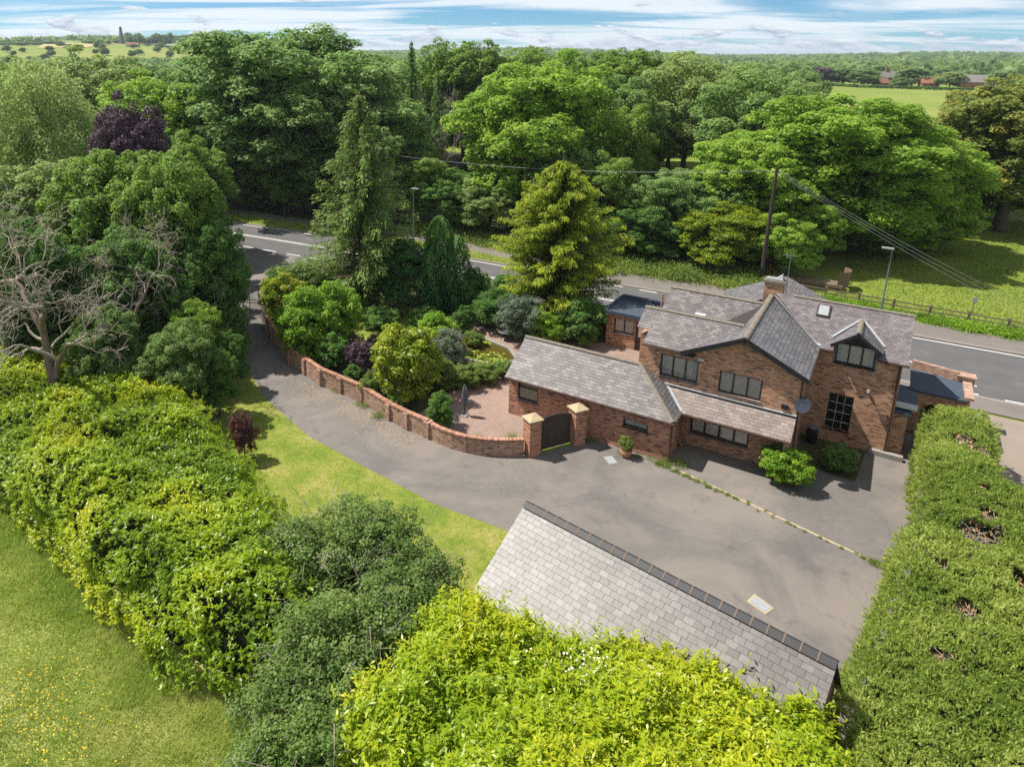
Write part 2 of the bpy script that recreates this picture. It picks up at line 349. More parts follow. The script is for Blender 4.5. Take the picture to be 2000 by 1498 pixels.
def glassmat():
    m, nt, out = nodemat('window_glass'); t = NT(nt)
    g = t.n('ShaderNodeBsdfGlossy'); g.inputs['Roughness'].default_value = 0.03; g.inputs[0].default_value = (1, 1, 1, 1)
    tr = t.n('ShaderNodeBsdfTransparent'); tr.inputs[0].default_value = (0.94, 0.95, 0.94, 1); fr = t.n('ShaderNodeFresnel'); fr.inputs[0].default_value = 1.5
    mx = t.n('ShaderNodeMixShader'); t.l(t.math('ADD', fr.outputs[0], 0.03, True), mx.inputs[0]); t.l(tr.outputs[0], mx.inputs[1]); t.l(g.outputs[0], mx.inputs[2]); t.l(mx.outputs[0], out.inputs[0]); return m
GLASS = glassmat()
def groundmat(name, stops, s1=0.35, s2=5.0, grain=40.0, rough=0.9, extra=None, bstr=0.3):
    m, nt, out = nodemat(name); t = NT(nt); P = t.pos()
    a = t.noise(P, s1, 6, 0.6); b = t.noise(P, s2, 6, 0.65); g = t.noise(P, grain, 3, 0.6)
    f = t.math('ADD', t.math('ADD', t.math('MULTIPLY', a, 0.55), t.math('MULTIPLY', b, 0.3)), t.math('MULTIPLY', g, 0.15))
    c = t.ramp(f, stops)
    if extra: c = extra(t, P, c)
    p = t.bsdf(c, rough, 0.2, bump=g, bstr=bstr, bdist=0.02); t.l(p.outputs[0], out.inputs[0]); return m
def drive_extra(t, P, c):
    w = t.rng(t.noise(P, 0.17, 7, 0.62, 0.8), 0.42, 0.60); c = t.mix(t.math('MULTIPLY', w, 0.75), c, (0.205,0.177,0.152))
    k = t.rng(t.noise(P, 0.55, 9, 0.72, 0.6), 0.56, 0.70); c = t.mix(t.math('MULTIPLY', k, 0.55), c, (0.065,0.058,0.052))
    s = t.rng(t.noise(P, 34.0, 3, 0.7), 0.58, 0.72); c = t.mix(t.math('MULTIPLY', s, 0.5), c, (0.29,0.26,0.235))
    s = t.rng(t.noise(P, 21.0, 4, 0.75), 0.60, 0.74); c = t.mix(t.math('MULTIPLY', s, 0.45), c, (0.055,0.050,0.045))
    v = t.n('ShaderNodeTexVoronoi', feature='DISTANCE_TO_EDGE'); v.inputs['Scale'].default_value = 0.33; w2 = t.n('ShaderNodeVectorMath', operation='ADD'); nz = t.n('ShaderNodeTexNoise'); nz.inputs['Scale'].default_value = 1.2; nz.inputs['Detail'].default_value = 6; t.l(P, nz.inputs['Vector']); t.l(P, w2.inputs[0]); t.l(nz.outputs['Color'], w2.inputs[1]); t.l(w2.outputs[0], v.inputs['Vector'])
    cr = t.math('MULTIPLY', t.math('LESS_THAN', v.outputs[0], 0.004), t.rng(t.noise(P, 0.3, 3), 0.5, 0.56)); return t.mix(t.math('MULTIPLY', cr, 0.28), c, (0.05,0.045,0.04))
TARMAC = groundmat('old_tarmac', [(0.3, (0.094,0.087,0.082)), (0.5, (0.128,0.117,0.108)), (0.7, (0.168,0.152,0.138))], 0.3, 3.0, 60, 0.88, drive_extra)
def road_extra(t, P, c):
    s = t.n('ShaderNodeSeparateXYZ'); t.l(P, s.inputs[0])
    w = t.math('ABSOLUTE', t.math('SINE', t.math('MULTIPLY', t.math('SUBTRACT', s.outputs[1], 50.0), 1.6)))
    c = t.mix(t.math('MULTIPLY', t.math('POWER', w, 3.0), 0.18), c, (0.07,0.068,0.07))
    k = t.rng(t.noise(P, 0.5, 7, 0.7), 0.58, 0.68); return t.mix(t.math('MULTIPLY', k, 0.25), c, (0.20,0.185,0.17))
ROADM = groundmat('road_asphalt', [(0.3, (0.080,0.079,0.080)), (0.7, (0.118,0.115,0.113))], 0.5, 6.0, 70, 0.85, road_extra)
PAVEM = groundmat('footway_asphalt', [(0.3, (0.125,0.112,0.101)), (0.7, (0.185,0.162,0.144))], 0.4, 5.0, 60, 0.88)
KERBM = groundmat('kerb_stone', [(0.3, (0.22,0.19,0.16)), (0.7, (0.36,0.31,0.26))], 0.6, 6.0, 50)
LAWNM = groundmat('lawn_turf', [(0.34, (0.080,0.130,0.016)), (0.46, (0.140,0.185,0.024)), (0.53, (0.200,0.215,0.040)), (0.62, (0.300,0.255,0.095))], 0.55, 3.0, 45)
def field_extra(t, P, c):
    k = t.rng(t.noise(P, 0.006, 4, 0.6), 0.45, 0.6); c = t.mix(t.math('MULTIPLY', k, 0.5), c, (0.24,0.235,0.06))
    return c
FIELDM = groundmat('pasture', [(0.3, (0.095,0.145,0.020)), (0.5, (0.150,0.195,0.028)), (0.7, (0.220,0.235,0.055))], 0.05, 0.8, 12.0, 0.95, field_extra)
SOILM = groundmat('garden_soil', [(0.3, (0.035,0.040,0.016)), (0.5, (0.060,0.065,0.024)), (0.7, (0.120,0.085,0.050))], 0.5, 4.0, 30)
VERGEM = groundmat('verge_grass', [(0.3, (0.085,0.115,0.022)), (0.5, (0.150,0.170,0.040)), (0.72, (0.270,0.205,0.100))], 0.5, 3.0, 30)
PAINT = groundmat('road_paint', [(0.3, (0.52,0.50,0.47)), (0.7, (0.74,0.72,0.69))], 1.0, 8.0, 40, 0.7)
def pavers(name, c0, c1, c2, w, h, jt):
    m, nt, out = nodemat(name); t = NT(nt); P = t.pos(); mp = t.n('ShaderNodeMapping'); mp.inputs['Rotation'].default_value = (0, 0, 0.5); t.l(P, mp.inputs[0])
    b = t.n('ShaderNodeTexBrick'); t.l(mp.outputs[0], b.inputs['Vector']); b.inputs['Scale'].default_value = 1; b.inputs['Brick Width'].default_value = w; b.inputs['Row Height'].default_value = h; b.inputs['Mortar Size'].default_value = jt
    b.inputs['Color1'].default_value = c0+(1,); b.inputs['Color2'].default_value = c1+(1,); b.inputs['Mortar'].default_value = c2+(1,)
    n = t.noise(P, 0.6, 6, 0.6); c = t.mix(t.math('MULTIPLY', t.rng(n, 0.4, 0.7), 0.4), b.outputs['Color'], (0.33,0.25,0.195))
    p = t.bsdf(c, 0.85, 0.2, bump=b.outputs['Fac'], bstr=-0.4, bdist=0.01); t.l(p.outputs[0], out.inputs[0]); return m
PAVERS = pavers('block_paving', (0.30,0.205,0.165), (0.235,0.165,0.138), (0.115,0.090,0.072), 0.21, 0.105, 0.008)
def watermat():
    m, nt, out = nodemat('pond_water'); t = NT(nt); n = t.noise(t.pos(), 3.0, 4)
    p = t.bsdf((0.075,0.060,0.014), 0.07, 0.6, bump=n, bstr=0.06, bdist=0.02); t.l(p.outputs[0], out.inputs[0]); return m
WATER = watermat()

# ------------------------------------------------------------------ ground, roads, paving
def hills(x, y):
    d = np.hypot(x, y); a = np.degrees(np.arctan2(x, y)); s = lambda v: np.clip(v, 0, 1)**2*(3-2*np.clip(v, 0, 1))
    h = 27*s((d-420)/800)*np.exp(-((a+60)/14.0)**2)
    h = h+20*s((d-900)/1700)*(0.6+0.4*np.sin(a*0.21+1))
    h = h+6*s((d-700)/900)*np.exp(-((a+25)/12.0)**2)
    return h
def ground_sheet():
    r = np.concatenate([np.array([0.0, 12, 30, 60, 100, 150, 220, 300, 400]), np.geomspace(480, 14000, 30)]); k = 180
    V = []; Fs = []
    for i, rr in enumerate(r):
        for j in range(k):
            q = 2*math.pi*j/k; x, y = rr*math.sin(q), rr*math.cos(q); V.append((x, y+20, float(hills(np.array(x), np.array(y)))))
    for i in range(len(r)-1):
        for j in range(k):
            a, b, c, d = i*k+j, i*k+(j+1) % k, (i+1)*k+(j+1) % k, (i+1)*k+j; Fs.append((a, d, c, b) if i else (a, d, c))
    m = MB(); m.add(V, Fs); o = m.build('ground', FIELDM, None, 'structure', smooth=True); return o
ground_sheet()
def sheet(name, poly, z, mat, kind='structure', th=0.0):
    m = MB(); A = [(p[0], p[1], z) for p in poly]
    ar = sum(A[i][0]*A[(i+1) % len(A)][1]-A[(i+1) % len(A)][0]*A[i][1] for i in range(len(A)))
    if ar < 0: A = A[::-1]
    if th: m.prism([(p[0], p[1], z-th) for p in A], (0, 0, th))
    else: m.add(A, [tuple(range(len(A)))])
    return m.build(name, mat, None, kind)
def ipol(tab, xs):
    t = sorted(tab); return np.interp(xs, [p[0] for p in t], [p[1] for p in t])
RX = np.concatenate([np.linspace(-150, -66, 15), np.linspace(-64, 60, 48)])
FAR = [(-150, 39), (-110, 48), (-85, 52.8), (-65, 55.3), (-54, 56.6), (-36, 57.9), (-20, 58.5), (3, 59.4), (10, 59.6), (60, 61)]
NEAR = [(-150, 31), (-110, 40), (-85, 45), (-66, 47.3), (-57, 48.1), (-48, 48.9), (-31, 49.8), (-10, 50.0), (8, 50.2), (60, 51.5)]
fy, ny = ipol(FAR, RX), ipol(NEAR, RX)
def band(name, lo, hi, z, mat, th=0.0, xs=RX, kind='structure'):
    P = [(x, a) for x, a in zip(xs, lo)]+[(x, b) for x, b in zip(xs[::-1], hi[::-1])]
    m = MB(); n = len(xs)
    V = [(x, a, z) for x, a in zip(xs, lo)]+[(x, b, z) for x, b in zip(xs, hi)]
    Fs = [(i, i+1, n+i+1, n+i) for i in range(n-1)]
    if th:
        V += [(p[0], p[1], z-th) for p in V]; Fs += [(i, 2*n+i, 2*n+i+1, i+1) for i in range(n-1)]+[(n+i, n+i+1, 3*n+i+1, 3*n+i) for i in range(n-1)]
    m.add(V, Fs); return m.build(name, mat, None, kind)
band('road', ny, fy, 0.012, ROADM)
band('kerb', fy, fy+0.16, 0.10, KERBM, 0.1)
FO = [(-150, 46), (-110, 53), (-85, 57.6), (-65, 60.2), (-40, 63.3), (-33, 62.6), (-20, 62.3), (-12, 63.0), (3, 62.6), (10, 63.0), (60, 64.5)]
fo = ipol(FO, RX)
band('far_footway', fy+0.16, fo, 0.095, PAVEM, 0.09)
xs = np.linspace(-150, -27.5, 40); va = ipol(FAR, xs)+0.2; vb = va+np.interp(xs, [-150, -70, -40, -29.5, -27.5], [3.4, 3.2, 2.9, 1.4, 0.05])
band('roadside_verge', va, vb, 0.105, VERGEM, 0, xs)
xs = np.linspace(-46.5, 60, 40); na = ipol(NEAR, xs)
band('near_footway', na-2.2, na-0.15, 0.095, PAVEM, 0.09, xs)
band('near_kerb', na-0.15, na, 0.10, KERBM, 0.1, xs)
def marks():
    def strip(name, ys, x0, x1, w, dash=None, gap=0.0):
        i = 0; x = x0
        if dash is None:
            xs_ = np.linspace(x0, x1, max(2, int((x1-x0)/3))); yy = ys(xs_); o = band(name, yy-w/2, yy+w/2, 0.017, PAINT, 0, xs_, None); o['kind'] = 'structure'; return
        while x < x1:
            xs_ = np.array([x, min(x+dash, x1)]); yy = ys(xs_); o = band(name, yy-w/2, yy+w/2, 0.017, PAINT, 0, xs_, None); o['kind'] = 'structure'; x += dash+gap
    f = lambda d: (lambda q: ipol(FAR, q)+d); n = lambda d: (lambda q: ipol(NEAR, q)+d); c = lambda d: (lambda q: 0.5*(ipol(FAR, q)+ipol(NEAR, q))+d)
    strip('edge_line', f(-0.35), -100, -24.5, 0.13)
    strip('edge_line', f(-0.35), -2.0, 60, 0.13)
    strip('edge_dash', f(-0.32), -23.5, -4, 0.14, 1.5, 1.5)
    strip('edge_dash', n(0.38), -60.5, -46, 0.14, 1.7, 1.4)
    strip('edge_dash', n(0.38), 4.5, 40, 0.14, 1.7, 1.3)
    strip('centre_line', c(0.14), -110, -12, 0.11); strip('centre_line', c(-0.14), -110, -12, 0.11)
    for a, b in (((1.0, 54.2), (6.3, 53.4)), ((4.8, 52.6), (6.3, 53.4)), ((4.9, 52.1), (6.2, 51.9))):
        d = np.array(b)-np.array(a); d /= np.linalg.norm(d); k = np.array([-d[1], d[0]])*0.07
        sheet('hatch_line', [np.array(a)+k, np.array(b)+k, np.array(b)-k, np.array(a)-k], 0.017, PAINT)
marks()
DR = [(470,640),(482,720),(520,780),(600,850),(700,905),(850,985),(960,1025),(1010,1045)]
dl = [G(*p)[:2] for p in DR]
drive = [(-50.0,43.5),(-45.5,37.2)]+[tuple(p) for p in dl]+[(-11.2,21.5),(-9.5,20.0),(1.2,18.5),(2.2,24),(3.2,33),(3.4,42),(2.6,46),(1.7,44),(1.7,39.5),(-2.4,39.5),(-2.4,34.9),(-7.6,34.9),(-7.6,32.6),(-12.0,32.6),(-12.2,31.6),(-13.6,29.3)]
drive += [(-15.2,28.3),(-16.7,28.0),(-19.2,28.0),(-22,28.3),(-24.8,29.1),(-28.3,29.4),(-32.2,30.6),(-35.8,32.5),(-38.2,34.4),(-41,38),(-43.4,42.5),(-45.5,44.6),(-46.0,49.0),(-58.5,48.2),(-56.5,46.6)]
sheet('driveway', drive, 0.008, TARMAC)
sheet('lawn', [tuple(p) for p in dl[1:]]+[(-11.2,21.3),(-10.2,17.6),(-12,14),(-20,14),(-30,17),(-40,20),(-45,26),(-42,30)], 0.004, LAWNM)
MEADM = groundmat('meadow_turf', [(0.34, (0.120,0.170,0.030)), (0.47, (0.205,0.240,0.055)), (0.56, (0.270,0.275,0.085)), (0.66, (0.350,0.310,0.140))], 0.5, 2.5, 20)
sheet('meadow', [(-60,-5),(-10.5,-5),(-10.5,12.6),(-13.5,13),(-18,12),(-31,13),(-60,13.5)], 0.004, MEADM)
SIDEM = groundmat('side_paving', [(0.3, (0.185,0.155,0.130)), (0.7, (0.265,0.215,0.178))], 0.4, 5.0, 40)
sheet('side_forecourt', [(5.0,30),(22,30),(22,48.0),(5.3,47.8),(5.3,43),(4.95,42.4)], 0.006, SIDEM)
sheet('garden_lawn', [(-33,33.5),(-36.5,37),(-34,41),(-28,42),(-25,38),(-27,34)], 0.008, LAWNM)
sheet('flower_bed', [(-17,28.6),(-22,28.8),(-28.3,29.9),(-35.8,33),(-40.5,38),(-43,42.5),(-44.5,46.5),(-31,47.4),(-10,47.6),(-10,44.6),(-16.8,36.9),(-17,33)], 0.004, SOILM)
sheet('wood_floor', [(-150,20),(-62,24),(-46,29),(-45,36),(-52,43.5),(-60,46.5),(-85,44),(-150,30)], 0.004, SOILM)
sheet('wood_floor', [(-150,47),(-110,54),(-85,58.2),(-65,60.8),(-40,63.8),(-33,63.1),(-20,62.8),(-13,63.4),(-9,75),(-14,100),(-60,130),(-170,90)], 0.006, SOILM)
sheet('patio', [(-17.0,29.2),(-19.0,28.9),(-21.0,29.2),(-20.9,31.4),(-21.0,32.9),(-19.3,36.6),(-16.75,36.9),(-16.75,32.6),(-12.3,32.5),(-12.9,30.7)], 0.014, PAVERS)
sheet('rear_terrace', [(-25.8,43.8),(-26.5,40.6),(-21.5,38.8),(-16.9,37.0),(-9.9,37.1),(-9.9,45.3),(-15.8,45.3),(-19,43.5)], 0.010, PAVERS)
sheet('house_bed', [(-2.3,36.2),(0.5,35.9),(0.8,39.4),(-2.3,39.4)], 0.012, SOILM)
pond = [(-23.6,37.2),(-20.9,37.7),(-19.8,39.4),(-21.0,40.6),(-23.5,41.2),(-25.2,40.2),(-25.0,38.3)]
sheet('pond_water', pond, 0.016, WATER)
def pond_edge():
    t = thing('pond_edging', (-22.6,39,0), 'pale stone edging round the murky garden pond', 'edging'); n = len(pond); k = 0
    for i in range(2, n+1):
        a, b = np.array(pond[i % n]), np.array(pond[(i+1) % n]); L = np.linalg.norm(b-a); m_ = int(L/0.45)+1
        for j in range(m_):
            p, q = a+(b-a)*(j+0.03)/m_, a+(b-a)*(j+0.97)/m_
            MB().bar((p[0], p[1], 0.05), (q[0], q[1], 0.05), 0.22, 0.08).build('edging_stone', CONC, t)
pond_edge()

# ------------------------------------------------------------------ building helpers
def wall_x(parent, name, y, x0, x1, z0, z1, mat, holes=(), th=0.25, face=-1):
    """wall in the x-z plane whose outer face is at y (facing -y when face is -1), with rectangular openings"""
    yo, yi = y, y-face*th; m = MB()
    us = sorted({x0, x1}|{h[0] for h in holes}|{h[1] for h in holes}); zs = sorted({z0, z1}|{h[2] for h in holes}|{h[3] for h in holes})
    solid = lambda i, j: 0 <= i < len(us)-1 and 0 <= j < len(zs)-1 and not any(h[0] <= us[i] and us[i+1] <= h[1] and h[2] <= zs[j] and zs[j+1] <= h[3] for h in holes)
    for i in range(len(us)-1):
        for j in range(len(zs)-1):
            if not solid(i, j): continue
            a, b, c, d = us[i], us[i+1], zs[j], zs[j+1]
            for yy, s in ((yo, face), (yi, -face)):
                q = [(a,yy,c),(b,yy,c),(b,yy,d),(a,yy,d)]; m.add(q if s < 0 else q[::-1], [(0,1,2,3)])
            if not solid(i-1, j): m.add([(a,yo,c),(a,yo,d),(a,yi,d),(a,yi,c)], [(0,1,2,3)])
            if not solid(i+1, j): m.add([(b,yo,c),(b,yi,c),(b,yi,d),(b,yo,d)], [(0,1,2,3)])
            if not solid(i, j-1): m.add([(a,yo,c),(a,yi,c),(b,yi,c),(b,yo,c)], [(0,1,2,3)])
            if not solid(i, j+1): m.add([(a,yo,d),(b,yo,d),(b,yi,d),(a,yi,d)], [(0,1,2,3)])
    return m.build(name, mat, parent)
def window_x(parent, y, x0, x1, z0, z1, lights=3, rec=0.06, fmat=FRAME, back=BLIND, transom=None, sill=True, fw=0.07, name='window', curtains=False, bars=None, backz=0.0):
    m = MB(); ya, yb = y+rec, y+rec+0.07
    m.box(x0, x0+fw, ya, yb, z0, z1).box(x1-fw, x1, ya, yb, z0, z1).box(x0+fw, x1-fw, ya, yb, z0, z0+fw).box(x0+fw, x1-fw, ya, yb, z1-fw, z1)
    for k in range(1, lights):
        xm = x0+(x1-x0)*k/lights; m.box(xm-fw*0.5, xm+fw*0.5, ya+0.004, yb-0.004, z0+fw, z1-fw)
    if transom: m.box(x0+fw, x1-fw, ya+0.006, yb-0.006, transom-0.035, transom+0.035)
    f = m.build(name, fmat, parent)
    for k in range(lights):
        a, b = x0+(x1-x0)*k/lights+fw*0.5, x0+(x1-x0)*(k+1)/lights-fw*0.5
        segs = [(z0+fw, z1-fw)] if not transom else [(z0+fw, transom-0.035), (transom+0.035, z1-fw)]
        for c, d in segs: MB().add([(a,ya+0.03,c),(b,ya+0.03,c),(b,ya+0.03,d),(a,ya+0.03,d)], [(0,1,2,3)]).build('pane', GLASS, f)
    MB().box(x0+0.01, x1-0.01, yb+0.03, yb+0.045, z0+0.01, z1-0.01).build('window_backing', back, f)  # blind or curtain panel; in dim_interior its dark colour stands in for an unlit room
    if curtains:
        for a, b in ((x0+fw, x0+fw+(x1-x0)*0.13), (x1-fw-(x1-x0)*0.13, x1-fw)):
            c = MB()
            for q in range(5):
                u = a+(b-a)*q/5; c.box(u, u+(b-a)/5*0.8, yb+0.004+0.008*(q % 2), yb+0.016+0.008*(q % 2), z0+fw, z1-fw)
            c.build('curtain', CURT, f)
    if bars:
        bm = MB()
        for xx in bars[0]: bm.box(xx-0.009, xx+0.009, ya-0.004, ya+0.02, z0+fw, z1-fw)
        for zz in bars[1]: bm.box(x0+fw, x1-fw, ya-0.008, ya+0.018, zz-0.009, zz+0.009)
        bm.build('glazing_bars', WHITE, f)
    if sill: MB().box(x0-0.06, x1+0.06, y-0.07, y+rec+0.002, z0-0.07, z0-0.002).build('sill', BLUEB if fmat is FRAME else fmat, f)
    return f
def clip2(poly, clipper):
    out = poly
    for i in range(len(clipper)):
        a, b = clipper[i], clipper[(i+1) % len(clipper)]; e = b-a; inp, out = out, []
        if not inp: return []
        side = lambda p: e[0]*(p[1]-a[1])-e[1]*(p[0]-a[0])
        for j in range(len(inp)):
            p, q = inp[j], inp[(j+1) % len(inp)]; sp_, sq = side(p), side(q)
            if sp_ >= 0: out.append(p)
            if (sp_ >= 0) != (sq >= 0): t = sp_/(sp_-sq); out.append(p+(q-p)*t)
    return out
_slates = {}
def slope(parent, name, poly, u, mat, sw=0.30, gauge=0.21, single=True, under=UNDER, cap=300, seed=1):
    """a roof slope: an underlay board and every slate on it. poly is convex, first point on the eave; u runs along the eave"""
    g = np.random.default_rng(seed); P = [np.array(p, float) for p in poly]; o = P[0]; u = np.array(u, float); u /= np.linalg.norm(u)
    n = np.cross(P[1]-P[0], P[2]-P[0]); n /= np.linalg.norm(n); n = n if n[2] > 0 else -n
    v = np.cross(n, u)
    if v[2] < 0: u = -u; v = -v
    Q = [np.array([np.dot(p-o, u), np.dot(p-o, v)]) for p in P]
    ar = sum(Q[i][0]*Q[(i+1) % len(Q)][1]-Q[(i+1) % len(Q)][0]*Q[i][1] for i in range(len(Q)))
    if ar < 0: Q = Q[::-1]; P = P[::-1]
    m = MB(); m.prism([p-n*0.05 for p in P], n*0.03); base = m.build(name, under, parent)
    wl = wloc(base); lap = gauge*0.35; th = 0.012; L = gauge+lap; tilt = (th+0.004)/gauge
    key = (sw, gauge, mat.name)
    if key not in _slates:
        s = MB(); s.box(-sw/2+0.004, sw/2-0.004, 0, L, 0, th); me = bpy.data.meshes.new('slate'); me.from_pydata(s.v, [], s.f); me.materials.append(mat); _slates[key] = me
    v2 = v*math.cos(tilt)-n*math.sin(tilt); n2 = np.cross(u, v2)
    u0, u1 = min(q[0] for q in Q), max(q[0] for q in Q); w0, w1 = min(q[1] for q in Q), max(q[1] for q in Q)
    full = []; cut = MB(); r = 0; w = w0-0.03
    while w < w1:
        x = u0-sw+(sw/2 if r % 2 else 0)+g.normal()*0.008
        while x < u1+sw:
            R = [np.array([x-sw/2+0.004, w]), np.array([x+sw/2-0.004, w]), np.array([x+sw/2-0.004, min(w+L, w1)]), np.array([x-sw/2+0.004, min(w+L, w1)])]
            C = clip2(R, [q+np.array([0, -0.04 if abs(q[1]-w0) < 0.01 else 0]) for q in Q]); a = 0
            for i in range(len(C)): a += C[i][0]*C[(i+1) % len(C)][1]-C[(i+1) % len(C)][0]*C[i][1]
            a = abs(a)/2
            c = o+u*x+v*(w+g.normal()*0.006)
            if a > 0.97*sw*L*0.96: full.append((c, g.normal()*0.012))
            elif a > 0.004:
                pp = [o+u*p[0]+v*p[1]+n*((L-(p[1]-w))*tilt+0.0) for p in C]; cut.prism(pp, n*th, float(g.random()))
            x += sw
        w += gauge; r += 1
    full.sort(key=lambda q: np.linalg.norm(q[0]-CAMP))
    nind = min(cap, len(full)) if single else 0
    for k, (c, ja) in enumerate(full):
        uu = u*math.cos(ja)+v2*math.sin(ja); vv = v2*math.cos(ja)-u*math.sin(ja); cc = c+n*(L*tilt)
        if k < nind:
            ob = bpy.data.objects.new('slate', _slates[key]); COL.objects.link(ob); ob.parent = base
            mt = Matrix.Identity(4)
            for i in range(3): mt[i][0] = uu[i]; mt[i][1] = vv[i]; mt[i][2] = n2[i]; mt[i][3] = cc[i]-wl[i]
            ob.matrix_local = mt
        else: cut.obox(cc+vv*L/2+n2*th/2, uu*(sw/2-0.004), vv*L/2, n2*th/2, float(g.random()))
    if cut.v: cut.build('cut_slates' if single else 'slates', mat, base, 'stuff')
    return base
def ridge(parent, a, b, mat=RIDGE, r=0.13, L=0.45, name='ridge_tile', host=None, step=0.0):
    a, b = np.array(a, float), np.array(b, float); d = np.linalg.norm(b-a); k = max(1, round(d/L)); e = (b-a)/d
    sd = np.cross(e, [0, 0, 1.0]); sd /= np.linalg.norm(sd); up = np.cross(sd, e)
    for i in range(k):
        p, q = a+(b-a)*(i+0.01)/k, a+(b-a)*(i+0.99)/k; m = MB(); V = []
        for c in (p, q):
            for an in (-1.15, -0.6, 0, 0.6, 1.15): V.append(c+sd*math.sin(an)*r*1.1+up*(math.cos(an)*r-r*0.62)+up*0.004*(i % 2))
        m.add(V, [(j, j+1, 6+j, 5+j) for j in range(4)]+[(0,5,9,4), (4,3,2,1,0), (5,6,7,8,9)]); m.build(name, mat, parent)
def gutter(parent, a, b, mat=GUTTER, name='gutter'):
    MB().tube([a, b], 0.055, 8).build(name, mat, parent)
def flash(parent, a, b, w=0.22, mat=LEAD, name='lead_valley', lift=0.05, nrm_=None):
    a, b = np.array(a, float), np.array(b, float); e = (b-a)/np.linalg.norm(b-a); up = np.array([0, 0, 1.0]) if nrm_ is None else np.array(nrm_, float); sd = np.cross(e, up); sd /= np.linalg.norm(sd); up = np.cross(sd, e)
    m = MB(); m.add([a+up*lift, a+sd*w/2+up*(lift+0.03), b+sd*w/2+up*(lift+0.03), b+up*lift, a-sd*w/2+up*(lift+0.03), b-sd*w/2+up*(lift+0.03)], [(0,1,2,3), (0,3,5,4)]); m.build(name, mat, parent)

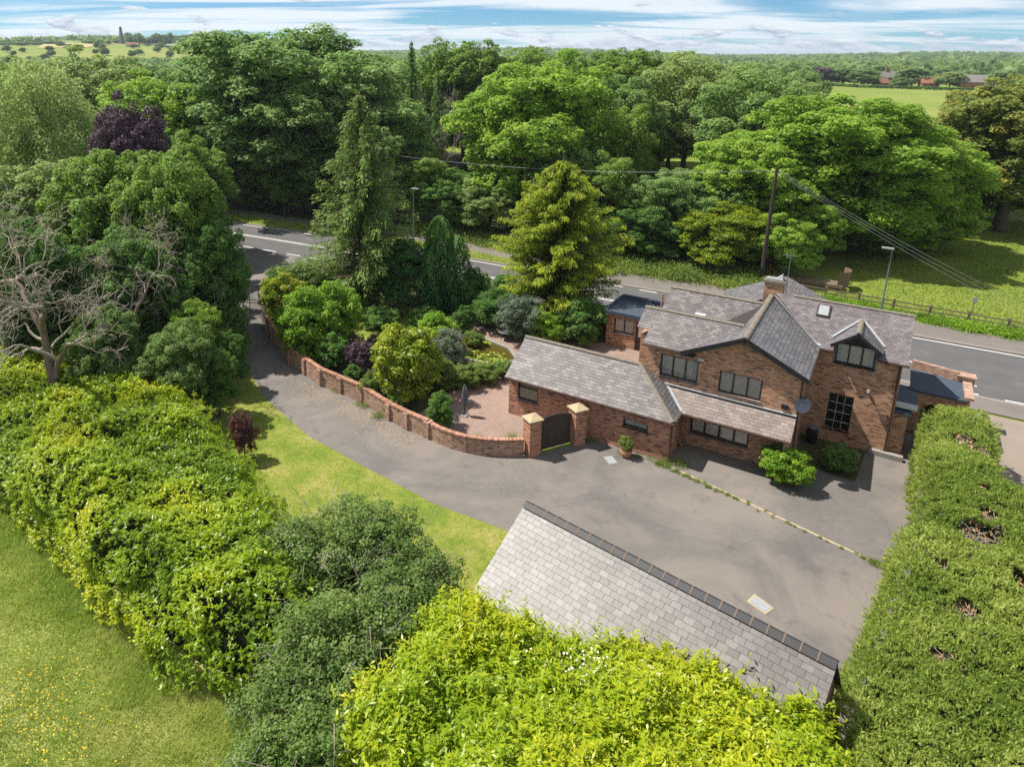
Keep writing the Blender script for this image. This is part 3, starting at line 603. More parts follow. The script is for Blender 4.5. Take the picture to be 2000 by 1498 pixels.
# ------------------------------------------------------------------ the house
XL, XR, YA = -16.75, -7.61, 32.54          # annexe
YG = 34.9; XGL, XGR, XA = -7.64, -2.38, -5.01   # front gable
YM, XMR = 39.45, 1.68                      # main wing
ZE1, ZE2 = 2.40, 5.24
H = thing('brick_house', (-7, 38, 0), 'large red brick house with slate roofs, gables, dormer and low annexe', 'house')
DISHM = plain('dark_grey_dish', (0.030,0.034,0.045), 0.8, 0.1)
def house():
    # annexe walls
    wall_x(H, 'annexe_wall', YA, XL, XR, 0, ZE1+0.02, BRICKA, [(-16.2,-14.95,1.1,2.15), (-10.05,-8.75,1.35,1.75)])
    window_x(H, YA, -16.2, -14.95, 1.1, 2.15, 1, back=CREAM, transom=1.86)
    window_x(H, YA, -10.05, -8.75, 1.35, 1.75, 1, back=CURT, fmat=BLACKT)
    m = MB(); m.prism([(XL,YA+0.25,0),(XL,36.95,0),(XL,36.95,ZE1),(XL,34.75,3.86),(XL,YA+0.25,2.56)], (0.25,0,0)); m.build('annexe_end_wall', BRICKA, H)
    m = MB(); m.box(XR-0.25, XR, YA+0.25, YG, 0, ZE1-0.01); m.build('annexe_side_wall', BRICKA, H)
    MB().box(XL+0.25, -10.3, 36.7, 36.95, 0, ZE1).build('annexe_rear_wall', BRICKA, H)
    # annexe roof
    r0, r1 = (-16.9, 34.75, 3.93), (-10.05, 34.75, 3.93)
    s = slope(H, 'annexe_roof', [(-16.9,32.28,2.38), (-7.45,32.28,2.38), r1, r0], (1,0,0), SLATE, 0.31, 0.20, seed=2)
    slope(H, 'annexe_rear_roof', [(-16.9,37.2,2.38), r0, r1, (-9.9,37.2,2.38)], (1,0,0), SLATE, 0.31, 0.20, single=False, seed=3)
    slope(H, 'annexe_hip_roof', [(-7.45,32.28,2.38), (-7.45,33.6,2.38), (-8.7,34.88,3.13), (-9.85,34.88,3.82), r1], (0,1,0), SLATEB, 0.31, 0.20, seed=4)
    ridge(s, (-16.92,34.75,3.98), (-10.0,34.75,3.98)); ridge(s, (-10.05,34.75,3.98), (-7.47,32.30,2.44), name='hip_tile', L=0.35)
    gutter(H, (-16.9,32.22,2.33), (-7.4,32.22,2.33)); gutter(H, (-7.39,32.2,2.33), (-7.39,33.6,2.33))
    MB().tube([(-7.54,32.44,2.3), (-7.54,32.44,0.05)], 0.04).build('downpipe', GUTTER, H)
    flash(H, (-7.45,33.6,2.40), (-8.7,34.9,3.16), 0.16)
    # front wall of the gable and the left block, with the lean-to below
    holes = [(-9.05,-7.10,3.55,4.78), (-6.05,-4.02,3.42,4.60), (-7.20,-4.30,0.75,1.95)]
    wall_x(H, 'front_wall', YG, -9.8, XGR, 0, ZE2, BRICK, holes)
    window_x(H, YG, -9.05, -7.10, 3.55, 4.78, 3, curtains=True, back=BLIND)
    window_x(H, YG, -6.05, -4.02, 3.42, 4.60, 3, back=BLIND)
    window_x(H, YG, -7.20, -4.30, 0.75, 1.95, 4, back=BLIND, fw=0.09)
    m = MB(); m.prism([(-7.9,YG,ZE2),(XGR+0.05,YG,ZE2),(XA,YG,6.58)], (0,0.25,0)); m.build('gable_wall', BRICK, H)
    MB().box(XGR-0.25, XGR, YG+0.25, YM, 0, ZE2-0.01).build('gable_side_wall', BRICK, H)
    MB().box(XGR-0.25, XGR, 33.75, YG-0.002, 0, 2.42).build('lean_to_end_wall', BRICK, H)
    m = MB(); m.prism([(XGR-0.25,33.75,2.42),(XGR-0.25,YG-0.002,2.42),(XGR-0.25,YG-0.002,3.02)], (0.25,0,0)); m.build('lean_to_end_gable', BRICK, H)
    MB().box(-9.8, -9.55, YG+0.25, 36.1, 0, ZE2-0.02).build('left_wall', BRICK, H)
    MB().box(-10.45, -10.2, 35.75, 44.4, 0, ZE2+0.1).build('left_rear_wall', BRICK, H)
    MB().box(-10.2, -9.8, 35.75, 36.0, 0, ZE2+0.1).build('left_return_wall', BRICK, H)
    # lean-to roof
    s = slope(H, 'lean_to_roof', [(-7.45,33.60,2.38), (-2.33,33.60,2.38), (-2.33,34.88,3.12), (-8.7,34.88,3.12)], (1,0,0), SLATEL, 0.33, 0.20, seed=5)
    flash(H, (-8.7,34.84,3.13), (-2.33,34.84,3.13), 0.26, name='lead_apron')
    gutter(H, (-7.4,33.53,2.33), (-2.3,33.53,2.33))
    MB().box(-7.4, -2.64, 33.68, 33.72, 2.18, 2.36).build('fascia', GUTTER, H)
    # left block roof: front slope, ridge, valley and rear slope
    sl_ = 1.24/2.15
    g1 = slope(H, 'left_roof', [(-9.96,34.65,5.24), (-7.94,34.65,5.24), (-5.40,36.80,6.48), (-9.96,36.80,6.48)], (1,0,0), SLATE, 0.28, 0.185, seed=6)
    slope(H, 'left_roof_strip', [(-10.62,35.5,5.73), (-9.96,35.5,5.73), (-9.96,36.8,6.48), (-10.62,36.8,6.48)], (1,0,0), SLATE, 0.28, 0.185, seed=7)
    ridge(g1, (-10.62,36.80,6.52), (-5.45,36.80,6.52), L=0.4)
    slope(H, 'left_rear_slope', [(-10.5,38.6,5.50), (-10.5,36.8,6.46), (-5.4,36.8,6.46), (-6.2,38.6,5.5)], (1,0,0), SLATEB, single=False, seed=8)
    g2 = slope(H, 'back_left_roof', [(-10.3,38.6,5.50), (-6.9,38.6,5.50), (-5.15,40.6,6.60), (-10.3,40.6,6.60)], (1,0,0), SLATE, 0.28, 0.185, seed=9)
    ridge(g2, (-10.32,40.6,6.65), (-5.2,40.6,6.65), L=0.4)
    slope(H, 'back_left_rear_slope', [(-10.3,44.4,5.0), (-10.3,40.6,6.58), (-5.3,40.6,6.58), (-6,44.4,5.0)], (1,0,0), SLATEB, single=False, seed=10)
    gutter(H, (-9.98,34.58,5.18), (-7.95,34.58,5.18))
    # front gable roof
    k = 1.43/2.93
    a0, a1 = (XA,34.55,6.67), (XA,42.3,6.67)
    gr = slope(H, 'gable_right_roof', [(-2.08,34.55,5.24), (-2.08,39.2,5.24), (XA,42.3,6.67), a0], (0,1,0), SLATEB, 0.30, 0.20, seed=11)
    slope(H, 'gable_left_roof', [(-7.94,34.55,5.24), a0, (XA,36.8,6.67), (-5.4,36.8,6.48)], (0,1,0), SLATEB, 0.30, 0.20, seed=12)
    slope(H, 'gable_left_back_roof', [(-5.9,36.8,6.235), (XA,36.8,6.67), a1, (-5.15,40.6,6.60), (-6.9,38.6,5.75)], (0,1,0), SLATEB, 0.30, 0.20, single=False, seed=13)
    ridge(gr, (XA,34.5,6.73), (XA,42.2,6.73), L=0.45, r=0.15)
    flash(H, (-2.08,39.25,5.27), (-4.85,42.1,6.72), 0.26)
    m = MB(); m.bar((XA,34.53,6.60), (-2.02,34.53,5.16), 0.05, 0.24); m.bar((XA,34.53,6.60), (-7.98,34.53,5.16), 0.05, 0.24); m.build('bargeboard', BLACKT, H)
    MB().box(-7.98, -7.3, 34.56, YG-0.01, 5.05, 5.16).build('eaves_box', BLACKT, H)
    gutter(H, (-2.02,34.6,5.18), (-2.02,39.2,5.18))
    MB().tube([(-2.30,34.97,5.1), (-2.30,34.97,0.05)], 0.04).build('downpipe', GUTTER, H)
    # main wing
    holes = [(-1.27,-0.14,0.78,2.80), (-1.30,0.48,4.56,5.24)]
    wall_x(H, 'main_front_wall', YM, XGR, XMR, 0, ZE2, BRICK, holes)
    m = MB(); m.prism([(XMR-0.25,YM+0.25,0),(XMR-0.25,44.6,0),(XMR-0.25,44.6,ZE2),(XMR-0.25,42.0,6.82),(XMR-0.25,YM+0.25,ZE2+0.12)], (0.25,0,0)); m.build('main_end_wall', BRICK, H)
    MB().box(-10.2, XMR-0.25, 44.35, 44.6, 0, 5.0).build('rear_wall', BRICK, H)
    # main roof, cut round the dormer
    y0, z0, y1, z1 = 39.2, 5.24, 42.0, 6.92; q = (z1-z0)/(y1-y0)
    dl_, dr, dm = -1.42, 0.60, -0.41; za, ze = 6.42, 5.72
    yv = lambda z: y0+(z-z0)/q
    mr = slope(H, 'main_roof', [(-2.08,y0,z0), (dl_,y0,z0), (dl_,y1,z1), (-4.85,y1,z1)], (1,0,0), SLATEM, 0.26, 0.155, seed=14)
    slope(H, 'main_roof_middle', [(dl_,yv(ze),ze), (dm,yv(za),za), (dm,y1,z1), (dl_,y1,z1)], (1,0,0), SLATEM, 0.26, 0.155, seed=15)
    slope(H, 'main_roof_middle', [(dm,yv(za),za), (dr,yv(ze),ze), (dr,y1,z1), (dm,y1,z1)], (1,0,0), SLATEM, 0.26, 0.155, seed=16)
    slope(H, 'main_roof', [(dr,y0,z0), (1.90,y0,z0), (1.90,y1,z1), (dr,y1,z1)], (1,0,0), SLATEM, 0.26, 0.155, seed=17)
    slope(H, 'main_rear_roof', [(-4.85,44.8,z0), (-4.85,y1,z1), (1.90,y1,z1), (1.90,44.8,z0)], (1,0,0), SLATEM, single=False, seed=18)
    ridge(mr, (-3.9,y1,z1+0.05), (1.92,y1,z1+0.05), L=0.35, r=0.11)
    gutter(H, (-2.0,y0-0.06,5.18), (dl_,y0-0.06,5.18)); gutter(H, (dr,y0-0.06,5.18), (1.95,y0-0.06,5.18))
    MB().tube([(1.58,YM-0.06,5.15), (1.58,YM-0.06,0.3), (1.4,YM-0.1,0.25)], 0.045).build('downpipe', GUTTER, H)
    # dormer
    D = MB(); D.box(dl_+0.06, dr-0.06, YM-0.02, YM+0.05, 5.66, 5.72).build('dormer_head', BLACKT, H)
    window_x(H, YM-0.04, -1.30, 0.48, 4.56, 5.68, 3, rec=0.02, back=BLIND, curtains=True, fmat=BLACKT, sill=True)
    for xx in (-1.36, 0.48): MB().prism([(xx,YM-0.03,4.56),(xx,YM-0.03,5.7),(xx,yv(5.7)+0.2,5.7),(xx,YM+0.3,4.9)], (0.06,0,0)).build('dormer_cheek', SLATEB, H)
    MB().prism([(dl_+0.1,YM-0.02,5.72),(dr-0.1,YM-0.02,5.72),(dm,YM-0.02,6.36)], (0,0.06,0)).build('dormer_gable', BLACKT, H)
    ds = slope(H, 'dormer_roof', [(dl_-0.12,YM-0.45,5.62), (dm,YM-0.45,za+0.03), (dm,yv(za)+0.05,za+0.03), (dl_-0.12,yv(5.62)+0.1,5.62)], (0,1,0), SLATEB, 0.26, 0.17, seed=19)
    slope(H, 'dormer_roof', [(dr+0.12,YM-0.45,5.62), (dr+0.12,yv(5.62)+0.1,5.62), (dm,yv(za)+0.05,za+0.03), (dm,YM-0.45,za+0.03)], (0,1,0), SLATEB, 0.26, 0.17, seed=20)
    ridge(ds, (dm,YM-0.48,za+0.08), (dm,yv(za)+0.1,za+0.08), L=0.4, r=0.13)
    m = MB(); m.bar((dm,YM-0.47,za-0.04), (dl_-0.15,YM-0.47,5.55), 0.04, 0.16); m.bar((dm,YM-0.47,za-0.04), (dr+0.15,YM-0.47,5.55), 0.04, 0.16); m.build('bargeboard', BLACKT, H)
    flash(H, (dl_-0.15,yv(5.62)+0.05,5.68), (dm,yv(za)+0.1,za+0.06), 0.15); flash(H, (dr+0.15,yv(5.62)+0.05,5.68), (dm,yv(za)+0.1,za+0.06), 0.15)
    # sash window
    window_x(H, YM, -1.27, -0.14, 0.78, 2.80, 1, rec=0.07, fmat=BLACKT, back=DARKIN, fw=0.05, name='sash_window', bars=((-0.88,-0.53), (1.22,1.76,2.28)))
    # roof window, chimney, aerial
    e = np.array([1.0,0,0]); vv = nrm(np.array([0, y1-y0, z1-z0])); nn = np.cross(e, vv); c = np.array([-2.25, 41.35, 5.24+q*(41.35-39.2)])
    rf = MB().obox(c+nn*0.06, e*0.32, vv*0.42, nn*0.06).build('roof_window', FRAME, H); MB().obox(c+nn*0.126, e*0.24, vv*0.34, nn*0.004).build('pane', LEAD, rf)
    ch = MB().box(-5.45, -4.45, 42.0, 42.65, 6.2, 7.45).build('chimney', BRICK, H)
    MB().box(-5.52, -4.38, 41.93, 42.72, 7.45, 7.60).build('chimney_cap', RIDGE, ch); MB().box(-5.40, -4.50, 42.06, 42.58, 7.60, 7.68).build('chimney_flaunching', CONC, ch)
    MB().prism([(-4.95,42.1,7.68),(-4.55,42.1,7.68),(-4.6,42.25,7.95)], (0,0.3,0)).build('chimney_cowl', LEAD, ch)
    al = MB(); al.tube([(-4.3,42.0,6.6), (-4.3,42.0,9.3)], 0.022, 6)
    al.tube([(-4.65,42.0,9.2), (-3.95,42.0,9.2)], 0.012, 5)
    for kx in range(5): al.tube([(-4.6+kx*0.15,41.8,9.22), (-4.6+kx*0.15,42.2,9.22)], 0.008, 4)
    al.build('television_aerial', STEEL, H)
    # rear wing
    slope(H, 'rear_wing_roof', [(-8.3,42.4,4.9), (-4.9,42.4,6.55), (-4.9,47.0,6.55), (-8.3,47.4,4.9)], (0,1,0), SLATEB, 0.28, 0.185, single=False, seed=21)
    slope(H, 'rear_wing_roof', [(-1.5,42.4,4.9), (-1.5,47.4,4.9), (-4.9,47.0,6.55), (-4.9,42.4,6.55)], (0,1,0), SLATEM, 0.28, 0.185, single=False, seed=22)
    MB().box(-8.1, -1.7, 44.61, 47.2, 0, 4.85).build('rear_wing_wall', BRICK, H)
    # small pipe and vent on the left roofs
    MB().tube([(-10.15,38.3,5.6), (-10.15,38.3,6.9)], 0.06).build('vent_pipe', TERRA, H)
    MB().box(-8.15, -7.6, 37.6, 37.9, 6.1, 6.32).build('roof_vent', WHITE, H)
    # flat-roofed rear extension on the left
    E_ = (-15.75, -10.45, 45.3, 48.4)
    wall_x(H, 'extension_wall', 45.3, -15.75, -10.2, 0, 2.35, BRICK, [(-15.2,-13.75,1.05,2.1), (-13.65,-12.7,0.0,2.1)])
    window_x(H, 45.3, -15.2, -13.75, 1.05, 2.1, 2, back=BLIND)
    d = MB().box(-13.65, -12.7, 45.38, 45.43, 0.03, 2.1).build('door', GATEW, H); MB().box(-13.45, -12.9, 45.36, 45.376, 1.0, 1.95).build('pane', BLIND, d)
    MB().box(-15.75, -15.5, 45.55, 48.4, 0, 2.35).build('extension_side_wall', BRICK, H); MB().box(-15.5, -10.2, 48.15, 48.4, 0, 2.35).build('extension_rear_wall', BRICK, H)
    m = MB(); m.box(-15.95, -10.2, 45.05, 48.6, 2.36, 2.52); m.build('flat_roof', FELT, H)
    m = MB(); m.box(-15.95, -10.2, 45.05, 45.2, 2.52, 2.62); m.box(-15.95, -15.75, 45.2, 48.6, 2.52, 2.66); m.box(-15.75, -10.2, 48.3, 48.6, 2.52, 2.8); m.build('roof_kerb', FELT, H)
    # side porch with the arch, on the right
    MB().box(XMR+0.002, 2.30, 39.62, 43.2, 0, 2.45).build('side_wall', BRICK, H)
    MB().box(XMR+0.002, 2.42, 39.5, 43.2, 2.452, 2.56).build('side_flat_roof', FELT, H)
    m = MB(); m.prism([(XMR+0.004,39.85,2.95),(2.62,39.85,2.75),(2.62,41.9,2.75),(XMR+0.004,41.9,2.95)], (0,0,0.07)); m.build('side_canopy', FELT, H)
    MB().box(XMR+0.004, 2.64, 39.76, 39.846, 2.70, 2.98).build('canopy_fascia', WHITE, H)
    m = MB(); y = 42.6; arch = [(2.95+0.72*(1-math.cos(math.pi*i/10))*1.0, 1.55+0.55*math.sin(math.pi*i/10)) for i in range(11)]
    pts = [(2.0,y,0),(2.95,y,0)]+[(a,y,b) for a, b in arch]+[(4.39,y,0),(5.0,y,0),(5.0,y,2.6),(2.0,y,2.6)]
    # arch wall as strips so that every face is flat and convex
    m.box(2.42, 2.95, y, y+0.25, 0, 2.6); m.box(4.39, 4.95, y, y+0.25, 0, 2.6)
    for i in range(10):
        (a, b), (c2, d2) = arch[i], arch[i+1]; m.prism([(a,y,b),(c2,y,d2),(c2,y,2.6),(a,y,2.6)], (0,0.25,0))
    m.build('porch_arch_wall', BRICK, H)
    MB().box(4.70, 4.95, y+0.25, 45.6, 0, 2.6).build('porch_side_wall', BRICK, H); MB().box(2.42, 4.70, 45.35, 45.6, 0, 2.6).build('porch_rear_wall', BRICK, H)
    m = MB(); m.prism([(2.32,42.5,2.602),(4.85,42.5,2.602),(4.85,45.2,2.602),(2.32,45.5,2.602)], (0,0,0.1)); m.build('porch_flat_roof', FELT, H)
    m = MB(); m.bar((2.35,45.75,2.95), (4.5,45.2,2.95), 0.22, 0.5); m.build('porch_parapet', BRICKW, H)
    pp = MB().box(4.45, 5.25, 45.0, 45.6, 0, 3.0).build('porch_pier', BRICKW, H); MB().box(4.4, 5.3, 44.95, 45.65, 3.0, 3.1).build('pier_cap', BRICKW, pp)
    MB().box(4.72, 5.12, 42.62, 44.94, 2.71, 2.85).build('parapet_coping', BRICKW, H)
    # small fittings
    dish = MB(); dish.lathe((0,0,0), [(0.02,-0.10),(0.20,-0.07),(0.38,0.0),(0.40,0.015),(0.36,0.012),(0.18,-0.05),(0.02,-0.075)], 20)
    o = dish.build('satellite_dish', DISHM, H, local=True, smooth=True); o.location = Vector((-2.12,34.55,3.95))-H.location; o.rotation_euler = (math.radians(60), 0, math.radians(-25))
    MB().tube([(-2.38,34.8,3.8), (-2.15,34.6,3.9)], 0.025).build('dish_arm', STEEL, H)
    MB().box(-3.05, -2.75, 34.80, YG-0.002, 3.38, 3.6).build('flood_light', DARKM, H)
    w = MB(); w.tube([(0.42,YM-0.03,3.30), (1.25,YM-0.03,1.95)], 0.012, 5); w.build('cable', DARKM, H)
    MB().box(1.12, 1.40, YM-0.12, YM-0.002, 1.95, 2.35).build('meter_box', RUST, H); MB().box(0.35, 0.47, YM-0.1, YM-0.002, 3.26, 3.42).build('alarm_lamp', WHITE, H)
    lp = MB(); lp.tube([(-14.2,32.4,1.95), (-14.2,32.53,1.95)], 0.03); lp.lathe((-14.2,32.38,1.8), [(0.03,0),(0.09,0.12),(0.02,0.2)], 8); lp.build('wall_lamp', STEEL, H)
    MB().box(-7.15, -6.85, 34.82, YG-0.002, 4.88, 5.0).build('security_lamp', WHITE, H)
    MB().box(0.9, 2.4, 39.15, 39.43, 0.0, 0.28).build('door_step', CONC, H)
house()

# ------------------------------------------------------------------ garage
def garage():
    ZR = 4.6; a, b = G(1027, 983, ZR), G(1636, 1297, ZR); u = nrm(b-a); d = np.array([u[1], -u[0], 0.0])
    if d[1] > 0: d = -d
    dn = lambda p, t: p+d*t+np.array([0, 0, -0.65*t]); up = lambda p, t: p-d*t+np.array([0, 0, -1.3*t])
    T = thing('garage', tuple((a+b)/2*np.array([1, 1, 0])), 'detached brick garage with a pale slate pitched roof and black ridge tiles', 'garage')
    s = slope(T, 'near_roof_slope', [dn(a, 3.7), dn(b, 3.7), b, a], u, SLATEG, 0.31, 0.205, seed=31, cap=300)
    slope(T, 'far_roof_slope', [up(a, 1.7), a, b, up(b, 1.7)], u, SLATEB, 0.31, 0.205, single=False, seed=32)
    k = 23
    for i in range(k):
        p, q = a+(b-a)*(i+0.0)/k, a+(b-a)*(i+1.0)/k; sd = d; upv = np.array([0, 0, 1.0]); V = []
        for c in (p, q):
            for x, z in ((-0.2, -0.06), (-0.02, 0.075), (0.02, 0.075), (0.2, -0.06)): V.append(c+sd*x+upv*(z+0.03))
        m = MB(); m.add(V, [(0,1,5,4), (1,2,6,5), (2,3,7,6), (3,2,1,0), (4,5,6,7), (0,4,7,3)]); m.build('ridge_tile', RIDGEB, s)
        if i:
            V = []
            for c in (p-u*0.02, p+u*0.02):
                for x, z in ((-0.207, -0.055), (-0.02, 0.085), (0.02, 0.085), (0.207, -0.055)): V.append(c+sd*x+upv*(z+0.03))
            m = MB(); m.add(V, [(0,1,5,4), (1,2,6,5), (2,3,7,6), (3,2,1,0), (4,5,6,7)]); m.build('ridge_joint', CLAYM, s)
    e0, e1 = a+u*0.15, b-u*0.15
    for nm, p in (('end_wall', e0), ('end_wall', e1-u*0.25)):
        m = MB(); m.prism([p+d*3.4+np.array([0,0,-ZR]), p-d*1.5+np.array([0,0,-ZR]), p-d*1.5+np.array([0,0,-2.05]), p+np.array([0,0,-0.1]), p+d*3.4+np.array([0,0,-2.32])], u*0.25); m.build(nm, BRICKA, T)
    for t in (3.4, -1.5):
        m = MB(); c = (e0+e1)/2+d*t*0.985; m.obox(c+np.array([0,0,-ZR+1.1]), (e1-e0)/2-u*0.26, d*0.1, np.array([0,0,1.1])); m.build('long_wall', BRICKA, T)
garage()

# ------------------------------------------------------------------ garden wall, piers and gates
BRICKCOP = slatemat('coping_brick', (0.27,0.120,0.078), (0.37,0.185,0.120), (0.46,0.27,0.19), 0.2, 0.85)
def coping(parent, P, w, z, h=0.11, L=0.078):
    m = MB(); g = np.random.default_rng(4)
    for i in range(len(P)-1):
        a, b = np.array(P[i]), np.array(P[i+1]); d = np.linalg.norm(b-a); k = max(1, int(d/L))
        za, zb = z[i], z[i+1]
        for j in range(k):
            p, q = a+(b-a)*(j+0.04)/k, a+(b-a)*(j+0.96)/k; zz = za+(zb-za)*(j+0.5)/k+g.normal()*0.004
            m.bar((p[0], p[1], zz+h/2), (q[0], q[1], zz+h/2), w+g.normal()*0.012, h, float(g.random()))
    return m.build('brick_coping', BRICKCOP, parent, 'stuff')

def garden_wall():
    T = thing('garden_wall', (-27, 31, 0), 'curving old brick garden wall with orange coping beside the drive', 'wall')
    P = [(-38.35,34.35),(-37.0,33.2),(-35.6,32.35),(-32.0,30.45),(-30.0,29.8),(-28.1,29.2),(-26.4,29.1),(-24.6,28.9),(-22.0,28.2),(-20.6,27.95),(-19.1,27.8)]
    Zt = [1.35,1.25,1.15,1.12,1.05,1.05,1.0,1.0,0.95,0.95,0.95]
    for i in range(len(P)-1):
        a, b = np.array(P[i]), np.array(P[i+1]); m = MB(); d = (b-a)/np.linalg.norm(b-a); k = np.array([-d[1], d[0]])*0.11
        for s in (1,):
            m.add([(*(a-k),0),(*(b-k),0),(*(b+k),0),(*(a+k),0),(*(a-k),Zt[i]),(*(b-k),Zt[i+1]),(*(b+k),Zt[i+1]),(*(a+k),Zt[i])], [(0,3,2,1),(4,5,6,7),(0,1,5,4),(1,2,6,5),(2,3,7,6),(3,0,4,7)])
        m.build('wall_panel', BRICKW, T)
        m = MB(); m.obox((b[0], b[1], Zt[i+1]/2+0.02), (d[0]*0.19, d[1]*0.19, 0), (k[0]*1.9, k[1]*1.9, 0), (0, 0, Zt[i+1]/2+0.02)); m.build('wall_pier', BRICKW, T)
    coping(T, P, 0.28, [z+0.002 for z in Zt])
    T2 = thing('curved_wall', (-16.5, 28.2, 0), 'low curved brick wall sweeping up to the wooden garden gate', 'wall')
    Q = [(-18.95,27.8),(-18.2,27.65),(-17.4,27.62),(-16.6,27.72),(-15.8,27.98),(-15.1,28.35),(-14.5,28.75),(-14.05,29.1)]
    for i in range(len(Q)-1):
        a, b = np.array(Q[i]), np.array(Q[i+1]); d = (b-a)/np.linalg.norm(b-a); k = np.array([-d[1], d[0]])*0.11; m = MB()
        m.add([(*(a-k),0),(*(b-k),0),(*(b+k),0),(*(a+k),0),(*(a-k),0.85),(*(b-k),0.85),(*(b+k),0.85),(*(a+k),0.85)], [(0,3,2,1),(4,5,6,7),(0,1,5,4),(1,2,6,5),(2,3,7,6),(3,0,4,7)]); m.build('wall_panel', BRICKW, T2)
    coping(T2, Q, 0.27, [0.852]*len(Q))
    # gate piers by the annexe
    dirg = nrm(np.array([-12.35+13.7, 31.5-29.3])); nrg = np.array([-dirg[1], dirg[0]])
    for c, lab in (((-13.75,29.45), 'square brick gate pier with stone cap at the end of the curved wall'), ((-12.25,31.75), 'square brick gate pier with stone cap next to the annexe wall')):
        c = np.array(c); t = thing('gate_pier', (c[0], c[1], 0), lab, 'pier', 'piers of the wooden garden gate')
        MB().obox((c[0],c[1],1.0), (dirg[0]*0.34,dirg[1]*0.34,0), (nrg[0]*0.34,nrg[1]*0.34,0), (0,0,1.0)).build('shaft', BRICKA, t)
        m = MB(); A = [np.array([c[0],c[1],2.0])+np.array([*(dirg*a*0.42+nrg*b*0.42), 0]) for a, b in ((-1,-1),(1,-1),(1,1),(-1,1))]
        B = [p+np.array([0,0,0.07]) for p in A]; m.add(A+B+[(c[0],c[1],2.24)], [(3,2,1,0),(0,1,5,4),(1,2,6,5),(2,3,7,6),(3,0,4,7),(4,5,8),(5,6,8),(6,7,8),(7,4,8)]); m.build('cap_stone', STONE, t)
    m = MB(); m.bar((-12.05,32.05,0.95), (-12.0,32.53,0.95), 0.3, 1.9); t = m.build('link_wall', BRICKA); tag(t, 'short brick stub wall joining gate pier to annexe', 'wall')
    t = thing('garden_gate', (-13.0, 30.6, 0), 'dark arched double wooden gate between two brick piers', 'gate')
    p0 = np.array([-13.75,29.45])+dirg*0.36; p1 = np.array([-12.25,31.75])-dirg*0.36; Lg = np.linalg.norm(p1-p0); nb = 14
    for i in range(nb):
        a, b = p0+dirg*Lg*(i+0.03)/nb, p0+dirg*Lg*(i+0.97)/nb; u_ = (i+0.5)/nb*2-1; top = 1.62+0.28*math.sqrt(max(0, 1-u_*u_)); c = (a+b)/2
        MB().obox((c[0],c[1],0.06+top/2), (*(b-a)/2, 0), (*(nrg*0.022), 0), (0,0,top/2)).build('board', GATEW, t)
    for z in (0.4, 1.4): MB().obox(((p0+p1)[0]/2+nrg[0]*0.045,(p0+p1)[1]/2+nrg[1]*0.045,z), (*(dirg*Lg/2), 0), (*(nrg*0.02), 0), (0,0,0.06)).build('rail', GATEW, t)
    # entrance piers and iron gates on the drive
    t = thing('entrance_pier', (-38.6,34.65,0), 'grey brick entrance pier with flat cap beside the iron drive gate', 'pier')
    MB().box(-38.95,-38.25,34.35,35.05,0,2.05).build('shaft', CONC, t); MB().box(-39.02,-38.18,34.28,35.12,2.05,2.17).build('cap_stone', LEAD, t)
    for (x0, y0), (x1, y1), lab in (((-39.05,34.75), (-41.3,35.3), 'black iron drive gate leaf hung on the grey entrance pier'), ((-44.5,36.2), (-42.6,37.4), 'black iron drive gate leaf half hidden by shrubs on the far side')):
        t = thing('iron_gate', (x0,y0,0), lab, 'gate', 'iron gates across the drive')
        n = 16; MB().bar((x0,y0,0.85),(x0,y0,0.86),0.05,0.05)
        fm = MB(); fm.tube([(x0,y0,0.05),(x0,y0,1.35)],0.035,6); fm.tube([(x1,y1,0.05),(x1,y1,1.85)],0.035,6); fm.tube([(x0,y0,0.2),(x1,y1,0.2)],0.022,5)
        fm.tube([(x0+(x1-x0)*q/8, y0+(y1-y0)*q/8, 1.3+0.5*(q/8)**2) for q in range(9)],0.025,5); fm.build('frame', DARKM, t)
        for i in range(1, n):
            q = i/n; MB().tube([(x0+(x1-x0)*q,y0+(y1-y0)*q,0.2),(x0+(x1-x0)*q,y0+(y1-y0)*q,1.3+0.5*q*q)],0.012,4).build('rail', DARKM, t)
    # wall of the front garden by the road
    t = thing('roadside_wall', (-30,47.5,0), 'low brick wall with coping between garden shrubs and road', 'wall')
    R = [(-38.6,35.1),(-40.2,38.0),(-42.4,41.8),(-44.0,44.3),(-42.8,46.3),(-38,47.1),(-30,47.6),(-20,47.8),(-16.2,48.0)]
    for i in range(len(R)-1):
        a, b = R[i], R[i+1]; MB().bar((*a,0.42),(*b,0.42),0.22,0.84).build('wall_panel', BRICKW, t)
    coping(t, R, 0.27, [0.842]*len(R))
garden_wall()

